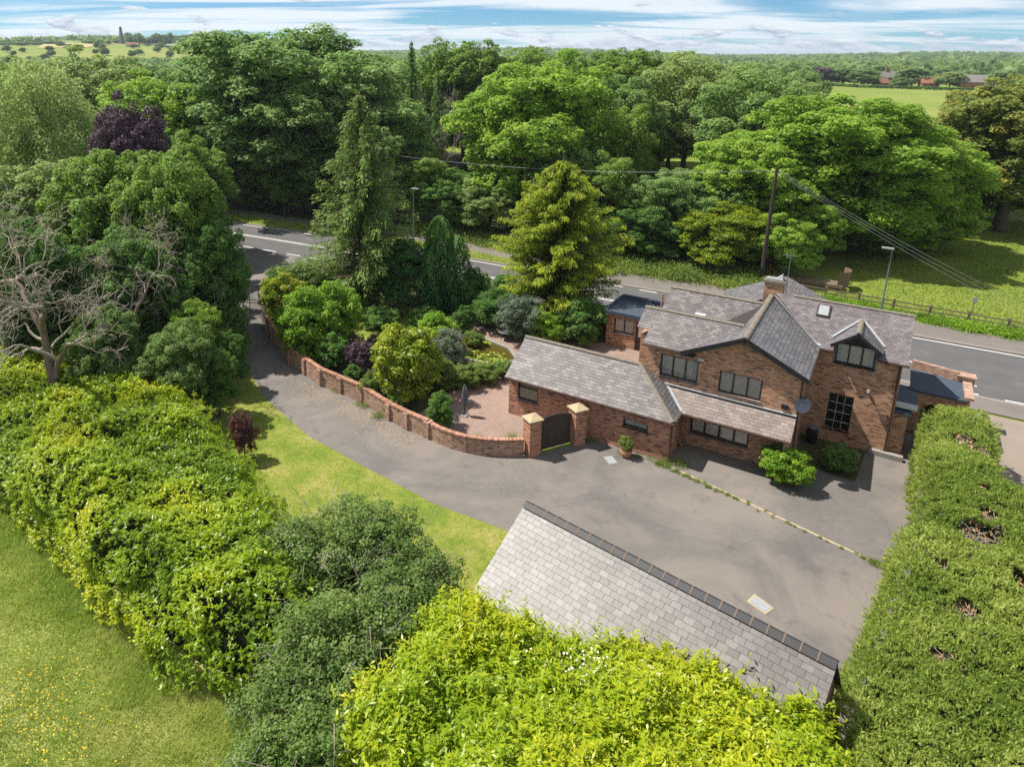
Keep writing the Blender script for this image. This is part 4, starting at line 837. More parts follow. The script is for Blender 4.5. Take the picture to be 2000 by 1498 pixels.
# ------------------------------------------------------------------ foliage
def leaf_quads(P, N, L, Wd, g, T=None, fold=0.12, tspread=1.0):
    n = len(P); L = np.broadcast_to(L, n)[:, None]; Wd = np.broadcast_to(Wd, n)[:, None]
    R = rdir(n, g)
    if T is not None: R = nrm(T+R*tspread)
    T_ = nrm(R-N*np.sum(R*N, axis=1, keepdims=True)); B = np.cross(N, T_)
    V = np.empty((n, 4, 3)); V[:, 0] = P-T_*L*0.5; V[:, 1] = P+B*Wd*0.5+N*fold*Wd-T_*L*0.05; V[:, 2] = P+T_*L*0.5; V[:, 3] = P-B*Wd*0.5+N*fold*Wd-T_*L*0.05
    return V
def crown(g, lobes, npuff, pr, nleaf, L, Wd, zmin=-0.45, fill=0.15, flat=0.78, shell=(0.72, 1.08), upw=0.65, hang=0.0):
    """leaves on many small puffs spread over the shells of several lobes; returns quads and tints"""
    C = np.array([l[:3] for l in lobes], float); Rr = np.array([l[3:6] for l in lobes], float)
    wgt = (Rr[:, 0]*Rr[:, 1])**1.0; wgt /= wgt.sum(); pc = []; pd = []; guard = 0
    while len(pc) < npuff and guard < 60:
        guard += 1; k = g.choice(len(lobes), npuff, p=wgt); d = rdir(npuff, g); ok = d[:, 2] > zmin
        p = C[k]+Rr[k]*d*g.uniform(shell[0], shell[1], (npuff, 1))
        for j in range(len(lobes)):
            q = np.linalg.norm((p-C[j])/Rr[j], axis=1); ok &= ~((q < 0.70) & (k != j))
        pc += list(p[ok]); pd += list(d[ok])
    pc = np.array(pc[:npuff]); pd = np.array(pd[:npuff]); n = len(pc)
    rad = pr*g.uniform(0.65, 1.35, n); cnt = np.maximum(6, (nleaf*(rad/pr)**2*g.uniform(0.6, 1.2, n))).astype(int)
    idx = np.repeat(np.arange(n), cnt); m = len(idx); d = rdir(m, g); d = nrm(d+pd[idx]*0.45+np.array([0, 0, 0.25]))
    P = pc[idx]+d*rad[idx][:, None]*g.uniform(0.55, 1.05, (m, 1))*np.array([1.12, 1.12, flat])
    if hang: P[:, 2] -= hang*g.random(m)**2
    N = nrm(d*0.7+np.array([0, 0, upw])+g.normal(size=(m, 3))*0.42)
    pt = g.normal(0.5, 0.16, n); t = pt[idx]+g.normal(0, 0.17, m)
    sL = g.uniform(0.7, 1.25, m); V = [leaf_quads(P, N, L*sL, Wd*sL, g, T=(np.tile([0, 0, -1.0], (m, 1)) if hang else None))]; Tn = [t]
    nf = int(m*fill)
    if nf:
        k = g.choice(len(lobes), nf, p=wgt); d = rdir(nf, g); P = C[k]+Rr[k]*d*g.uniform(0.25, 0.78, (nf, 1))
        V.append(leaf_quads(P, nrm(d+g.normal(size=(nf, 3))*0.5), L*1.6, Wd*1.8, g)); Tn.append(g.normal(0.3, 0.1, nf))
    return np.concatenate(V), np.clip(np.concatenate(Tn), 0, 1)
def limbs(g, lobes, base_r, th, lean=(0, 0), sub=3, mat=bark):
    m = MB(); top = np.array([lean[0], lean[1], th]); mid = top*0.5+np.array([g.normal()*0.1, g.normal()*0.1, 0])
    m.tube([(0, 0, -0.2), tuple(mid*0.15), tuple(mid), tuple(top)], [base_r*1.35, base_r*1.05, base_r*0.85, base_r*0.62], 8)
    for l in lobes:
        c = np.array(l[:3]); s = mid+(top-mid)*g.uniform(0.2, 1.0); h = (s+c)/2+np.array([g.normal()*0.3, g.normal()*0.3, -0.1*np.linalg.norm(c-s)])
        m.tube([s, h, c], [base_r*0.5, base_r*0.33, base_r*0.12], 6)
        for k in range(sub):
            d = rdir(1, g)[0]; d[2] = abs(d[2])*0.7; e = c+np.array(l[3:6])*d*0.85; st = h+(c-h)*g.uniform(0.2, 1)
            m.tube([st, (st+e)/2+np.array([0, 0, -0.15]), e], [base_r*0.2, base_r*0.12, base_r*0.03], 5)
    return m
PROTO = {}
COTO = leafmat('cotoneaster_leaf', (0.045,0.088,0.018), (0.105,0.168,0.034), (0.200,0.255,0.070), 0.30)
def proto(kind, V, t, mat, trunk, tmat=bark):
    """keep the crown and trunk meshes of a kind of plant; individuals copy them"""
    me = quads_mesh(kind+'_crown', V.reshape(-1, 3), mat, t); tm = None
    if trunk is not None:
        o = trunk.build(kind+'_trunk', tmat, None, local=True, smooth=True); tm = o.data; bpy.data.objects.remove(o)
    PROTO[kind] = (me, tm)
_cnt = {}
def plant(kind, name, pos, scale, label, cat='tree', group=None, rz=None, parts=('crown', 'trunk'), mat=None):
    me, tm = PROTO[kind]; g = random.uniform(0, 6.28) if rz is None else rz
    t = thing(name, pos, label, cat, group, g)
    t.scale = scale if hasattr(scale, '__len__') else (scale,)*3
    c = link(parts[0], me, t)
    if mat is not None: c.material_slots[0].link = 'OBJECT'; c.material_slots[0].material = mat
    if tm is not None: link(parts[1], tm, t)
    return t
def lobes_round(g, n, R, H0, H1, spread=0.62, lr=(0.36, 0.52)):
    """lobes of a rounded crown of radius R between heights H0 and H1"""
    out = [(0, 0, (H0+H1)/2, R*0.62, R*0.62, (H1-H0)*0.48)]
    for i in range(n):
        a = i*2.399+g.uniform(-0.4, 0.4); f = (i+0.5)/n; z = H0+(H1-H0)*(0.22+0.66*f); rr = R*spread*math.sqrt(max(0.05, 1-(2*(0.25+0.68*f)-1)**2 if f > 0.4 else 1-0.4*(1-f)))*g.uniform(0.8, 1.1)
        s = R*g.uniform(*lr); out.append((rr*math.cos(a), rr*math.sin(a), z, s, s, s*g.uniform(0.7, 0.95)))
    return out
def build_protos():
    g = np.random.default_rng(101)
    # broadleaf trees, all about 16 m tall and 13 m wide; copies are scaled
    for kind, mat, n, npf, pr, nl, L, Wd, zb in (('ash_a','ash',22,560,0.72,92,0.34,0.17,2.6), ('ash_b','ash',24,560,0.66,92,0.33,0.17,1.6), ('oak','oak',22,580,0.62,88,0.30,0.19,2.0), ('lime','lime',24,600,0.66,90,0.32,0.19,0.8)):
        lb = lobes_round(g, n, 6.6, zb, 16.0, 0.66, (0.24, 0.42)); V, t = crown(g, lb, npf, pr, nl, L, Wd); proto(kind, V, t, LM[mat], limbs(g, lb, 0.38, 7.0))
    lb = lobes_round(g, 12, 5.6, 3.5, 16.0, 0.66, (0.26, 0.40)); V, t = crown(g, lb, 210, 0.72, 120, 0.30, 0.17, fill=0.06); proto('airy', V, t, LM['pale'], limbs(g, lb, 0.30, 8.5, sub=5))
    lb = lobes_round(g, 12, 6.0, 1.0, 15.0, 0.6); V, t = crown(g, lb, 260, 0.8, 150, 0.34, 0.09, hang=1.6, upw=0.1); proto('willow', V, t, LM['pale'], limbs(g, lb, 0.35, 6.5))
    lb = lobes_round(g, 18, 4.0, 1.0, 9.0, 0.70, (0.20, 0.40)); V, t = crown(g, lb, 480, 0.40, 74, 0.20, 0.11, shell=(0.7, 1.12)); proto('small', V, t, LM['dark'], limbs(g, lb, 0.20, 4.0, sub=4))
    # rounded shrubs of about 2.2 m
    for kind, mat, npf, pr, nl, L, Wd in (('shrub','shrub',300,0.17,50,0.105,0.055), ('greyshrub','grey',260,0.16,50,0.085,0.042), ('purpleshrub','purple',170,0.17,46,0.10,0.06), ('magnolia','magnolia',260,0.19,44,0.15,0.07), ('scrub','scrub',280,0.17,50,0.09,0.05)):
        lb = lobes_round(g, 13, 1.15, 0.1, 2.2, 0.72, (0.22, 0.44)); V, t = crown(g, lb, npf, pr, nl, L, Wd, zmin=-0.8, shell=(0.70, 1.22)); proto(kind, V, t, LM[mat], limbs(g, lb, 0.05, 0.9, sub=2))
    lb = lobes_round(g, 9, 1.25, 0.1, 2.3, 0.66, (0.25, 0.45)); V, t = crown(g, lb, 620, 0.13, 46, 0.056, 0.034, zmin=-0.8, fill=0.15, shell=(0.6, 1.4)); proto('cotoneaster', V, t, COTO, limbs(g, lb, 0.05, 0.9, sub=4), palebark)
    # low poly trees for the far woods
    for i in range(3):
        lb = lobes_round(g, 9, 6.2, 1.0, 15.0); V, t = crown(g, lb, 120, 1.3, 34, 0.85, 0.6, fill=0.2); proto('far%d' % i, V, t, LM['far'], limbs(g, lb, 0.3, 6.0, sub=0))
    # tall weeds and grasses
    n = 1500; P = np.column_stack([g.normal(0, 0.55, n), g.normal(0, 0.55, n), g.uniform(0.05, 0.75, n)*g.uniform(0.5, 1, n)]); V = leaf_quads(P, nrm(g.normal(size=(n, 3))+np.array([0, 0, 0.3])), 0.26, 0.05, g, T=np.tile([0, 0, 1.0], (n, 1)), tspread=0.8)
    proto('weeds', V, np.clip(g.normal(0.5, 0.25, n), 0, 1), LM['weed'], None)
build_protos()
def conifer_tree(g, Ht, R, whorls, per, nl, L, Wd, droop, up, prof, hang=0.0, z0=0.06, tipup=0.0):
    """trunk with whorls of boughs; sprays of needles along each bough"""
    V = []; Tn = []; m = MB(); m.tube([(0,0,-0.2),(0,0,Ht*0.5),(0,0,Ht)], [R*0.085, R*0.055, 0.02], 7)
    for i in range(whorls):
        f = z0+(1-z0)*(i+g.uniform(-0.3, 0.3))/whorls; f = min(max(f, 0.02), 0.985); zz = Ht*f; rad = R*prof(f)
        for k in range(per):
            a = k*2*math.pi/per+i*1.3+g.uniform(-0.35, 0.35); ln = rad*(0.55+0.6*g.random()**1.3+0.12*(g.random() > 0.85))
            if ln < 0.15: continue
            n = max(8, int(nl*ln/R)); s = g.random(n)**0.7; d = np.array([math.cos(a), math.sin(a), 0]); sd = np.array([-d[1], d[0], 0])
            zc = up*ln*s-droop*ln*s*s+tipup*ln*s**4; wd = (0.10+0.24*ln*s*(1.15-s))
            off = g.uniform(-1, 1, n)
            P = d*(ln*s)[:, None]+sd*(off*wd)[:, None]; P[:, 2] = zz+zc-np.abs(off)*wd*0.25-hang*g.random(n)**1.5+g.normal(0, 0.05, n)
            N = nrm(np.array([0, 0, 0.9])+d*0.35+g.normal(size=(n, 3))*0.5); T = d*1.0+sd*off[:, None]*0.8+np.array([0, 0, up*0.7-(1.6 if hang else 0)])
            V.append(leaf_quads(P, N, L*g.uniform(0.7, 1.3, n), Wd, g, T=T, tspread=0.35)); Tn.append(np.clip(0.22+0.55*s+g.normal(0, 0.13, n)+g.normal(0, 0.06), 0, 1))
            m.tube([(0,0,zz), tuple(d*ln*0.5+np.array([0,0,zz+up*ln*0.5-droop*ln*0.25])), tuple(d*ln*0.95+np.array([0,0,zz+up*ln-droop*ln*0.9+tipup*ln*0.8]))], [0.03+0.012*ln, 0.02+0.006*ln, 0.008], 4, cap=False)
    return np.concatenate(V), np.concatenate(Tn), m
def build_conifers():
    g = np.random.default_rng(55)
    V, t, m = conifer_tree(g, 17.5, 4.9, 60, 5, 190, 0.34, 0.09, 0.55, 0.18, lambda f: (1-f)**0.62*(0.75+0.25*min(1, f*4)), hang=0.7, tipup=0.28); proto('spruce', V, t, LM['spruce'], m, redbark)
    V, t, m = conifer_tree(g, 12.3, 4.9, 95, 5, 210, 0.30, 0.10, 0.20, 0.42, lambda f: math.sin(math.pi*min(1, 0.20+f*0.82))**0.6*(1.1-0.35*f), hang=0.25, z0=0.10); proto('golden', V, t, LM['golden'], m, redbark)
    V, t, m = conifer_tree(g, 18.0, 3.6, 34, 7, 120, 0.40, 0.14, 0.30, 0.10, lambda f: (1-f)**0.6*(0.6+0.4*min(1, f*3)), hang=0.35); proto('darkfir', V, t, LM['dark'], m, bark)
    # columnar thuja: three spires clothed in upright sprays
    V = []; Tn = []
    for (cx, cy, h, r) in ((0,0,7.6,1.15), (0.9,0.5,6.2,0.9), (-0.8,0.3,5.6,0.85), (0.2,-0.8,5.0,0.8)):
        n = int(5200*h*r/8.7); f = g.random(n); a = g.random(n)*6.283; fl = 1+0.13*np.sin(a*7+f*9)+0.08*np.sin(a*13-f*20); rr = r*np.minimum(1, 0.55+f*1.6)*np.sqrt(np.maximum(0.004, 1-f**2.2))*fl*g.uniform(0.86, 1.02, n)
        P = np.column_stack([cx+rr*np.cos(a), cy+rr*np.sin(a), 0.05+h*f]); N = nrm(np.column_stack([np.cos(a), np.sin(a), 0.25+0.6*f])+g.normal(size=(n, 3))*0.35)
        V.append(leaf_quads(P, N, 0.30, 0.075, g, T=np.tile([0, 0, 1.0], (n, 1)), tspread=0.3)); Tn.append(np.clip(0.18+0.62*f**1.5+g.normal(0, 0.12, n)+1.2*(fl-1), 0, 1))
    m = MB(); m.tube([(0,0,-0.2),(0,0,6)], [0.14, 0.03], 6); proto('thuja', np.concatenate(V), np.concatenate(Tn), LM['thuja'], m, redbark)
build_conifers()
def bare_tree(g, Ht, depth, spread, r0, n0=3):
    """a leafless tree: thick limbs in one mesh, fine twigs in another"""
    big, fine = MB(), MB()
    def grow(p, d, ln, r, lev):
        pts = [p]; q = p.copy(); dd = d.copy(); k = 6 if lev < 3 else 4
        for i in range(k):
            dd = nrm(dd+g.normal(size=3)*(0.06 if lev == 0 else 0.20 if lev < 3 else 0.28)+np.array([0, 0, 0.02 if lev < 3 else -0.03])); q = q+dd*ln/k; pts.append(q.copy())
        (big if lev < 2 else fine).tube(pts, [r*(1-0.5*i/k) for i in range(k+1)], 8 if lev < 2 else (5 if lev < 4 else 3), cap=False)
        if lev >= depth: return
        for c in range(n0 if lev == 0 else int(g.integers(2, 5))):
            i = int(g.integers(k//2, k+1)) if c else k; e = nrm(dd+g.normal(size=3)*spread*np.array([1, 1, 0.75])+np.array([0, 0, 0.10])); grow(pts[i], e, ln*g.uniform(0.58, 0.86), max(0.010, r*0.5), lev+1)
    grow(np.zeros(3), np.array([0, 0, 1.0]), Ht*0.26, r0, 0); return big, fine

# ------------------------------------------------------------------ hedges
def poly_dist(P, poly):
    """distance to a polygon's edge (positive inside) and outward direction of the nearest edge"""
    n = len(poly); best = np.full(len(P), 1e9); nx = np.zeros((len(P), 2)); inside = np.zeros(len(P), bool)
    for i in range(n):
        a, b = np.array(poly[i]), np.array(poly[(i+1) % n]); e = b-a; t = np.clip(((P-a)@e)/(e@e), 0, 1); q = a+t[:, None]*e; d = np.linalg.norm(P-q, axis=1)
        k = d < best; best[k] = d[k]; nx[k] = (q-P)[k]
        c = ((a[1] > P[:, 1]) != (b[1] > P[:, 1])) & (P[:, 0] < (b[0]-a[0])*(P[:, 1]-a[1])/(b[1]-a[1]+1e-12)+a[0]); inside ^= c
    return best, inside, nx/(np.linalg.norm(nx, axis=1, keepdims=True)+1e-9)
def hedge_mesh(g, poly, Hh, n, L, Wd, per, edge=1.3, lump=0.35, ls=0.55, shoot=0.22, tint0=0.5, ypatch=0.3, upb=0.7, feather=False, holes=(), rough=0.07):
    A = np.array(poly); lo, hi = A.min(0)-0.3, A.max(0)+0.3; Pn = []
    while sum(map(len, Pn)) < n:
        q = g.uniform(lo, hi, (n*2, 2)); d, ins, _ = poly_dist(q, poly); Pn.append(q[ins])
    P2 = np.concatenate(Pn)[:n]; d, ins, nx = poly_dist(P2, poly); f = np.minimum(1, d/edge); h = Hh*np.sqrt(np.maximum(0.02, 1-(1-f)**2))
    # extra samples on the steep sides
    ns = n//2; k = g.integers(0, n, ns); side = d[k] < edge; ks = k[side]
    Pt = np.column_stack([P2, h]); slope_ = np.where(f < 1, (1-f)*Hh/edge/np.sqrt(np.maximum(0.03, 1-(1-f)**2)), 0)[:, None]
    Nt = nrm(np.column_stack([nx*slope_, np.ones(n)]))
    Ps = Pt[ks].copy(); Ps[:, 2] *= g.uniform(0.15, 1.0, len(ks)); Ps[:, :2] += nx[ks]*(d[ks]*0.8)[:, None]; Ns = nrm(np.column_stack([nx[ks], np.full(len(ks), 0.25)]))
    P = np.concatenate([Pt, Ps]); N = np.concatenate([Nt, Ns])
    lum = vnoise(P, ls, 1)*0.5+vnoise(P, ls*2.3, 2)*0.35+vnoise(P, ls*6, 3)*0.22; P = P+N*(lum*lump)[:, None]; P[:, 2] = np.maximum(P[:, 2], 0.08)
    keep = np.ones(len(P), bool)
    for (hx, hy, hr) in holes: keep &= np.hypot(P[:, 0]-hx, P[:, 1]-hy)+0.25*vnoise(P, 2.0, 5)*hr*2 > hr
    P, N, lum = P[keep], N[keep], lum[keep]; m = len(P)
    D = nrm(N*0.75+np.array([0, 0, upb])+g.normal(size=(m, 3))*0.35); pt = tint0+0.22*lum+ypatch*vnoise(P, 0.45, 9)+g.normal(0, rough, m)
    idx = np.repeat(np.arange(m), per); k = len(idx); s = np.tile(np.linspace(0, 1, per), m); rad = rdir(k, g); Dd = D[idx]; rad = nrm(rad-Dd*np.sum(rad*Dd, axis=1, keepdims=True))
    sh_ = shoot*(0.6+(1.3 if not feather else 0.8)*g.random(m)**5); Q = P[idx]+Dd*(s*sh_[idx])[:, None]+rad*(L*0.35); T = Dd*(0.35+0.7*s)[:, None]+rad; LN = nrm(Dd*0.9-rad*0.35+g.normal(size=(k, 3))*0.25+np.array([0, 0, 0.25]))
    if feather: T = Dd+rad*0.45; LN = nrm(rad+g.normal(size=(k, 3))*0.4+np.array([0, 0, 0.3]))
    V = leaf_quads(Q, LN, L*g.uniform(0.75, 1.2, k), Wd*g.uniform(0.8, 1.2, k), g, T=T, tspread=0.25)
    t = np.clip(pt[idx]+0.2*(s-0.5)+g.normal(0, 0.08, k), 0, 1); return V, t
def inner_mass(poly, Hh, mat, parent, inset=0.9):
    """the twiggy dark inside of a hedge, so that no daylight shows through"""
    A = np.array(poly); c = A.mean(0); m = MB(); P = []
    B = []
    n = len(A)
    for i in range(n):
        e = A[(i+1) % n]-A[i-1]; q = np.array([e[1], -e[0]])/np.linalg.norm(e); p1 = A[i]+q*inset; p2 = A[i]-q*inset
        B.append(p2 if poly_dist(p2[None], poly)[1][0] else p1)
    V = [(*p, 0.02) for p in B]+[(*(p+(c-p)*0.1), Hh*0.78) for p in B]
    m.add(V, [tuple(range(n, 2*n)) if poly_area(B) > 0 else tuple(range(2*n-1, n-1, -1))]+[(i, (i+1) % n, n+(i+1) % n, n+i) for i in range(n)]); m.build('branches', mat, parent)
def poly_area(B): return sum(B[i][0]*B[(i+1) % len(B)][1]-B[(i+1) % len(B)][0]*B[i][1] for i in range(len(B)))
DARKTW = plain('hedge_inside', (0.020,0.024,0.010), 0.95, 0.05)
def hedges():
    g = np.random.default_rng(77)
    LP = [(-62,12.5),(-48,12.2),(-36.5,12.0),(-31.0,11.8),(-26,11.4),(-22.3,11.1),(-19.5,10.8),(-17.5,10.7),(-14.8,11.2),(-13.2,12.2),(-13.6,13.6),(-15.8,15.2),(-18.0,16.3),(-21.3,18.0),(-25,19.3),(-29.2,20.2),(-34,20.8),(-40,21.0),(-46,19.6),(-62,19)]
    T = thing('laurel_hedge', (-28,15,0), 'huge bright yellow-green laurel hedge beside the rough meadow', 'hedge')
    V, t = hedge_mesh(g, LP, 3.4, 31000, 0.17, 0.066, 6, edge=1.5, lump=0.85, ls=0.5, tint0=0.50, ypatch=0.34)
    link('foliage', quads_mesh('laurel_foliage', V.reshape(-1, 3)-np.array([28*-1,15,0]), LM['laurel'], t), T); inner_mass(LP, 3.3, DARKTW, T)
    BP = [(-9.6,9.5),(-10.0,12.0),(-10.1,14.4),(-9.7,15.9),(-8.7,15.9),(-7.4,16.0),(-5.6,16.4),(-4.1,17.1),(-3.0,17.0),(-1.9,17.6),(-0.9,17.3),(0.3,17.7),(1.1,17.0),(1.5,15.5),(1.6,12.5),(0.8,9.5)]
    T = thing('laurel_hedge', (-5,13,0), 'bright laurel hedge growing in front of the pale garage roof', 'hedge')
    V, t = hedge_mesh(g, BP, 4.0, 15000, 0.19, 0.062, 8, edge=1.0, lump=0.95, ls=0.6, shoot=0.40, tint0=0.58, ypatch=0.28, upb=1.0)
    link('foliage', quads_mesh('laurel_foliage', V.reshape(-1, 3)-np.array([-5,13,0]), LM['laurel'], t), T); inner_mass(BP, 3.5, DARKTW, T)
    HOL = ((4.55,29.3,0.85),(4.45,37.3,0.42),(4.9,32.9,0.3),(4.0,24.6,0.45),(4.9,31.0,0.35),(3.3,26.6,0.3),(5.6,27.0,0.35),(4.9,36.6,0.28),(3.2,22.0,0.3))
    RP = [(2.9,40.2),(2.75,37),(2.8,33.5),(2.75,31.4),(3.05,30.9),(2.1,28.5),(1.75,25.4),(1.25,22.6),(0.72,20.4),(0.6,17.8),(0.7,13),(10,13),(9.5,25),(8.0,31),(6.9,33.4),(5.75,35.4),(5.85,38),(5.9,41.0),(4.5,41.7)]
    T = thing('cypress_hedge', (4,27,0), 'clipped light green cypress hedge with dead bare patches along the forecourt', 'hedge')
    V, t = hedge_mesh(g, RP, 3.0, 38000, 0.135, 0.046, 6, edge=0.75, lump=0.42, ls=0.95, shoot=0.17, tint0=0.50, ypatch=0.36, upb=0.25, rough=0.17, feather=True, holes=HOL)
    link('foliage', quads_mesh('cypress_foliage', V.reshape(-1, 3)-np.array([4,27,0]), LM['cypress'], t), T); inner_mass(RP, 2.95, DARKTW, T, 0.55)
    for (x, y, r) in HOL:
        m = MB(); n = int(150*r/0.7)
        for i in range(n):
            p = np.array([x, y, 2.62])+g.normal(size=3)*np.array([r*0.5, r*0.5, 0.12]); d = nrm(g.normal(size=3)*np.array([1, 1, 0.5])+np.array([0, 0, 0.5])); m.tube([p, p+d*g.uniform(0.15, 0.4)], [0.016, 0.006], 4, cap=False)
        m.build('dead_twigs', palebark, T, 'stuff')
        k = int(210*r); P = np.column_stack([g.normal(x, r*0.7, k), g.normal(y, r*0.7, k), g.uniform(2.6, 3.05, k)])
        link('dead_sprays', quads_mesh('dead_sprays', leaf_quads(P, rdir(k, g), 0.16, 0.05, g).reshape(-1, 3)-np.array([4,27,0]), LM['brown'], g.random(k)), T, 'stuff')
    # a straggly twiggy shrub between the two laurels
    for i, (x, y, s, lab) in enumerate(((-15.0,15.8,1.75,'straggly grey-green shrub leaning over the lawn edge by the laurel hedge'), (-12.6,16.2,1.7,'twiggy dark shrub spilling onto the lawn beside the garage'), (-11.7,12.8,1.75,'twiggy dark shrub wedged between the two laurel hedges'), (-10.9,10.4,1.6,'twiggy dark shrub at the bottom edge of the meadow'))):
        tt = plant('cotoneaster', 'cotoneaster_shrub', (x, y, 0), (s*1.15, s*1.15, s), lab, 'shrub', 'twiggy shrubs between the laurel hedges', rz=i*1.7)
        m = MB()
        for k in range(55):
            p = np.array([0, 0, 0.6])+g.normal(size=3)*np.array([0.25, 0.25, 0.2]); a = g.random()*6.283; d = np.array([math.cos(a), math.sin(a), 0]); r1 = g.uniform(0.7, 1.25)
            q = d*r1; w_ = g.normal(size=3)*0.12; m.tube([p, p+q*0.35+np.array([0, 0, 0.8])+w_, p+q*0.6+np.array([0, 0, 1.25])-w_, p+q*0.85+np.array([0, 0, 1.5])+w_*0.5, p+q*1.1+np.array([0, 0, 1.45-g.uniform(0, 0.35)])], [0.008, 0.006, 0.005, 0.003, 0.002], 4, cap=False)
        m.build('arching_twigs', palebark, tt, 'stuff', local=True)
hedges()

# ------------------------------------------------------------------ trees
def far_bank(px, extra=0.0):
    """distance at which the direction of a pixel column leaves the far footway"""
    for d in np.arange(45, 200, 0.5):
        p = at(px, d)
        if p[1] > float(ipol(FO, [p[0]])[0]): return d+extra
    return 0.0
def tree_px(kind, name, px, dist, top, width, label, group=None, mat=None, ph=16.0, pw=13.2, cat='tree', rz=None, pos=None):
    p = at(px, dist) if pos is None else np.array([pos[0], pos[1], 0.0]); dist = math.hypot(p[0], p[1]); h = height_at(px, top, dist); dep = np.dot(p+np.array([0, 0, h*0.5])-CAMP, FWD)
    return plant(kind, name, tuple(p), (width*dep/F/pw, width*dep/F/pw, h/ph), label, cat, group, rz, mat=mat)
ROAD = 'trees beyond the road'
def trees():
    L = [
     ('willow','willow_tree',95,84,116,330,'soft grey-green willow at the far left beyond the road',None),
     ('ash_b','broadleaf_tree',200,112,106,250,'light green tree in front of the obelisk hill',LM['pale']),
     ('oak','broadleaf_tree',20,108,128,260,'tree at the left edge of the photo behind the willow',None),
     ('ash_b','broadleaf_tree',330,98,150,260,'bright green tree left of the tallest ash, behind the purple tree',LM['lime']),
     ('ash_b','beech_tree',262,66,202,165,'dark purple-leaved copper tree standing among the green trees',LM['purple']),
     ('lime','broadleaf_tree',362,72,262,180,'yellow-green tree just right of the purple tree',LM['oak']),
     ('ash_a','ash_tree',545,92,52,420,'tallest ash tree rising above the horizon left of centre',None),
     ('ash_b','ash_tree',655,84,98,330,'broad ash tree right of the tallest one, behind the spruce',None),
     ('ash_b','ash_tree',420,96,128,240,'ash tree filling the left flank of the tallest ash',None),
     ('ash_b','ash_tree',478,88,238,170,'lower ash at the road edge left of the wooden pole',LM['oak']), ('ash_b','ash_tree',610,90,225,180,'lower leafy ash at the road edge right of the wooden pole',LM['ash']), ('oak','oak_tree',545,98,190,190,'middle ash-like tree under the tallest crown',LM['ash']), ('ash_b','ash_tree',775,84,225,150,'leafy tree behind the right side of the spruce',LM['oak']), ('lime','broadleaf_tree',1200,96,150,190,'light crown filling the gap right of the central ash',LM['ash']),
     ('darkfir','pine_tree',805,108,108,120,'dark narrow pine left of the dead brown tree',None),
     ('darkfir','pine_tree',855,98,165,115,'short dark pine behind the dead brown tree',None),
     ('oak','oak_tree',905,122,84,210,'dark round oak on the skyline above the dead brown tree',None),
     ('oak','oak_tree',1015,135,98,190,'oak on the skyline right of the round dark one',None),
     ('ash_b','ash_tree',1045,80,118,330,'pale green ash in the middle of the picture above the golden conifer',LM['lime']),
     ('oak','oak_tree',1150,128,104,210,'skyline oak behind the right side of the central ash',None),
     ('oak','oak_tree',1245,120,102,240,'broad skyline tree right of the central ash',None),
     ('airy','airy_tree',1335,104,104,260,'open thin-crowned tree with visible limbs, right of the central ash',None),
     ('airy','airy_tree',1225,86,205,140,'slim tree with bare trunk right of the central ash',LM['oak']),
     ('airy','airy_tree',1460,94,130,280,'loose crowned tree above the utility pole',LM['ash']),
     ('ash_b','broadleaf_tree',1525,104,158,180,'light tree between the pole and the far pasture',LM['pale']),
     ('lime','lime_tree',1640,82,188,400,'big spreading bright lime tree behind the right wing of the house',None),
     ('lime','lime_tree',1790,88,255,270,'right-hand lime crown overhanging the paddock',None),
     ('lime','lime_tree',1480,76,262,260,'lime tree behind the top of the utility pole',None),
     ('oak','oak_tree',1985,104,150,360,'bronze-topped oak at the right edge of the photo',LM['bronze']),
     ('oak','oak_tree',1935,112,205,190,'green tree on the left side of the bronze-topped oak',None),
    ]
    for k, n, px, d, top, w, lab, mat in L: tree_px(k, n, px, max(d, far_bank(px, 6.0)) if px > 405 else d, top, w, lab, ROAD, mat)
    S = [
     (960,71,345,150,LM['pale'],'pale bush on the far bank left of the golden conifer'), (885,73,330,150,None,'dark bush on the far bank right of the left lamp'), (1300,72,335,170,LM['ash'],'grey-green small tree behind the golden conifer, right side'),
     (1390,74,330,190,LM['ash'],'small tree left of the utility pole'), (1255,69,395,130,None,'dark bush on the far bank right of the golden conifer'), (1430,69,398,190,LM['magnolia'],'yellow-green bush on the far bank left of the utility pole'),
     (650,72,270,190,None,'dark tree deep in the shade behind the spruce, left'), (745,74,215,200,LM['ash'],'tree just behind the tip of the spruce'), (585,72,280,150,None,'dark tree behind the left wooden pole'),
     (480,66,270,150,LM['scrub'],'thin grey-leaved small tree by the back of the road sign'), (1540,70,420,170,LM['lime'],'bush against the lime behind the chimney'), (1600,74,390,150,LM['lime'],'bush behind the derelict platform'),
     (1350,70,430,120,None,'low dark bush on the bank below the utility pole'), (1110,74,260,190,LM['ash'],'small tree behind the tip of the golden conifer'), (1700,84,425,220,LM['lime'],'low bough mass under the lime, left side of the paddock'), (1800,88,410,220,LM['lime'],'low bough mass under the right-hand lime'), (1975,108,330,200,LM['oak'],'undergrowth below the bronze-topped oak'), (515,80,345,120,LM['dark'],'dark undergrowth beyond the road left of the wooden pole'), (610,80,335,130,LM['scrub'],'grey undergrowth beyond the road right of the wooden pole'), (690,80,320,130,LM['dark'],'dark undergrowth beyond the road behind the spruce'), (830,80,300,120,LM['oak'],'green undergrowth behind the left street lamp'), (1010,80,320,140,LM['scrub'],'undergrowth left of the golden conifer across the road'), (560,86,270,150,LM['ash'],'lower ash boughs above the wooden pole'), (1180,72,300,150,LM['oak'],'bush behind the right shoulder of the golden conifer')]
    for px, d, top, w, mat, lab in S: tree_px('small', 'small_tree', px, max(d, far_bank(px, 3.5)), top, w, lab, 'small trees on the far roadside bank', mat, 9.2, 8.0)
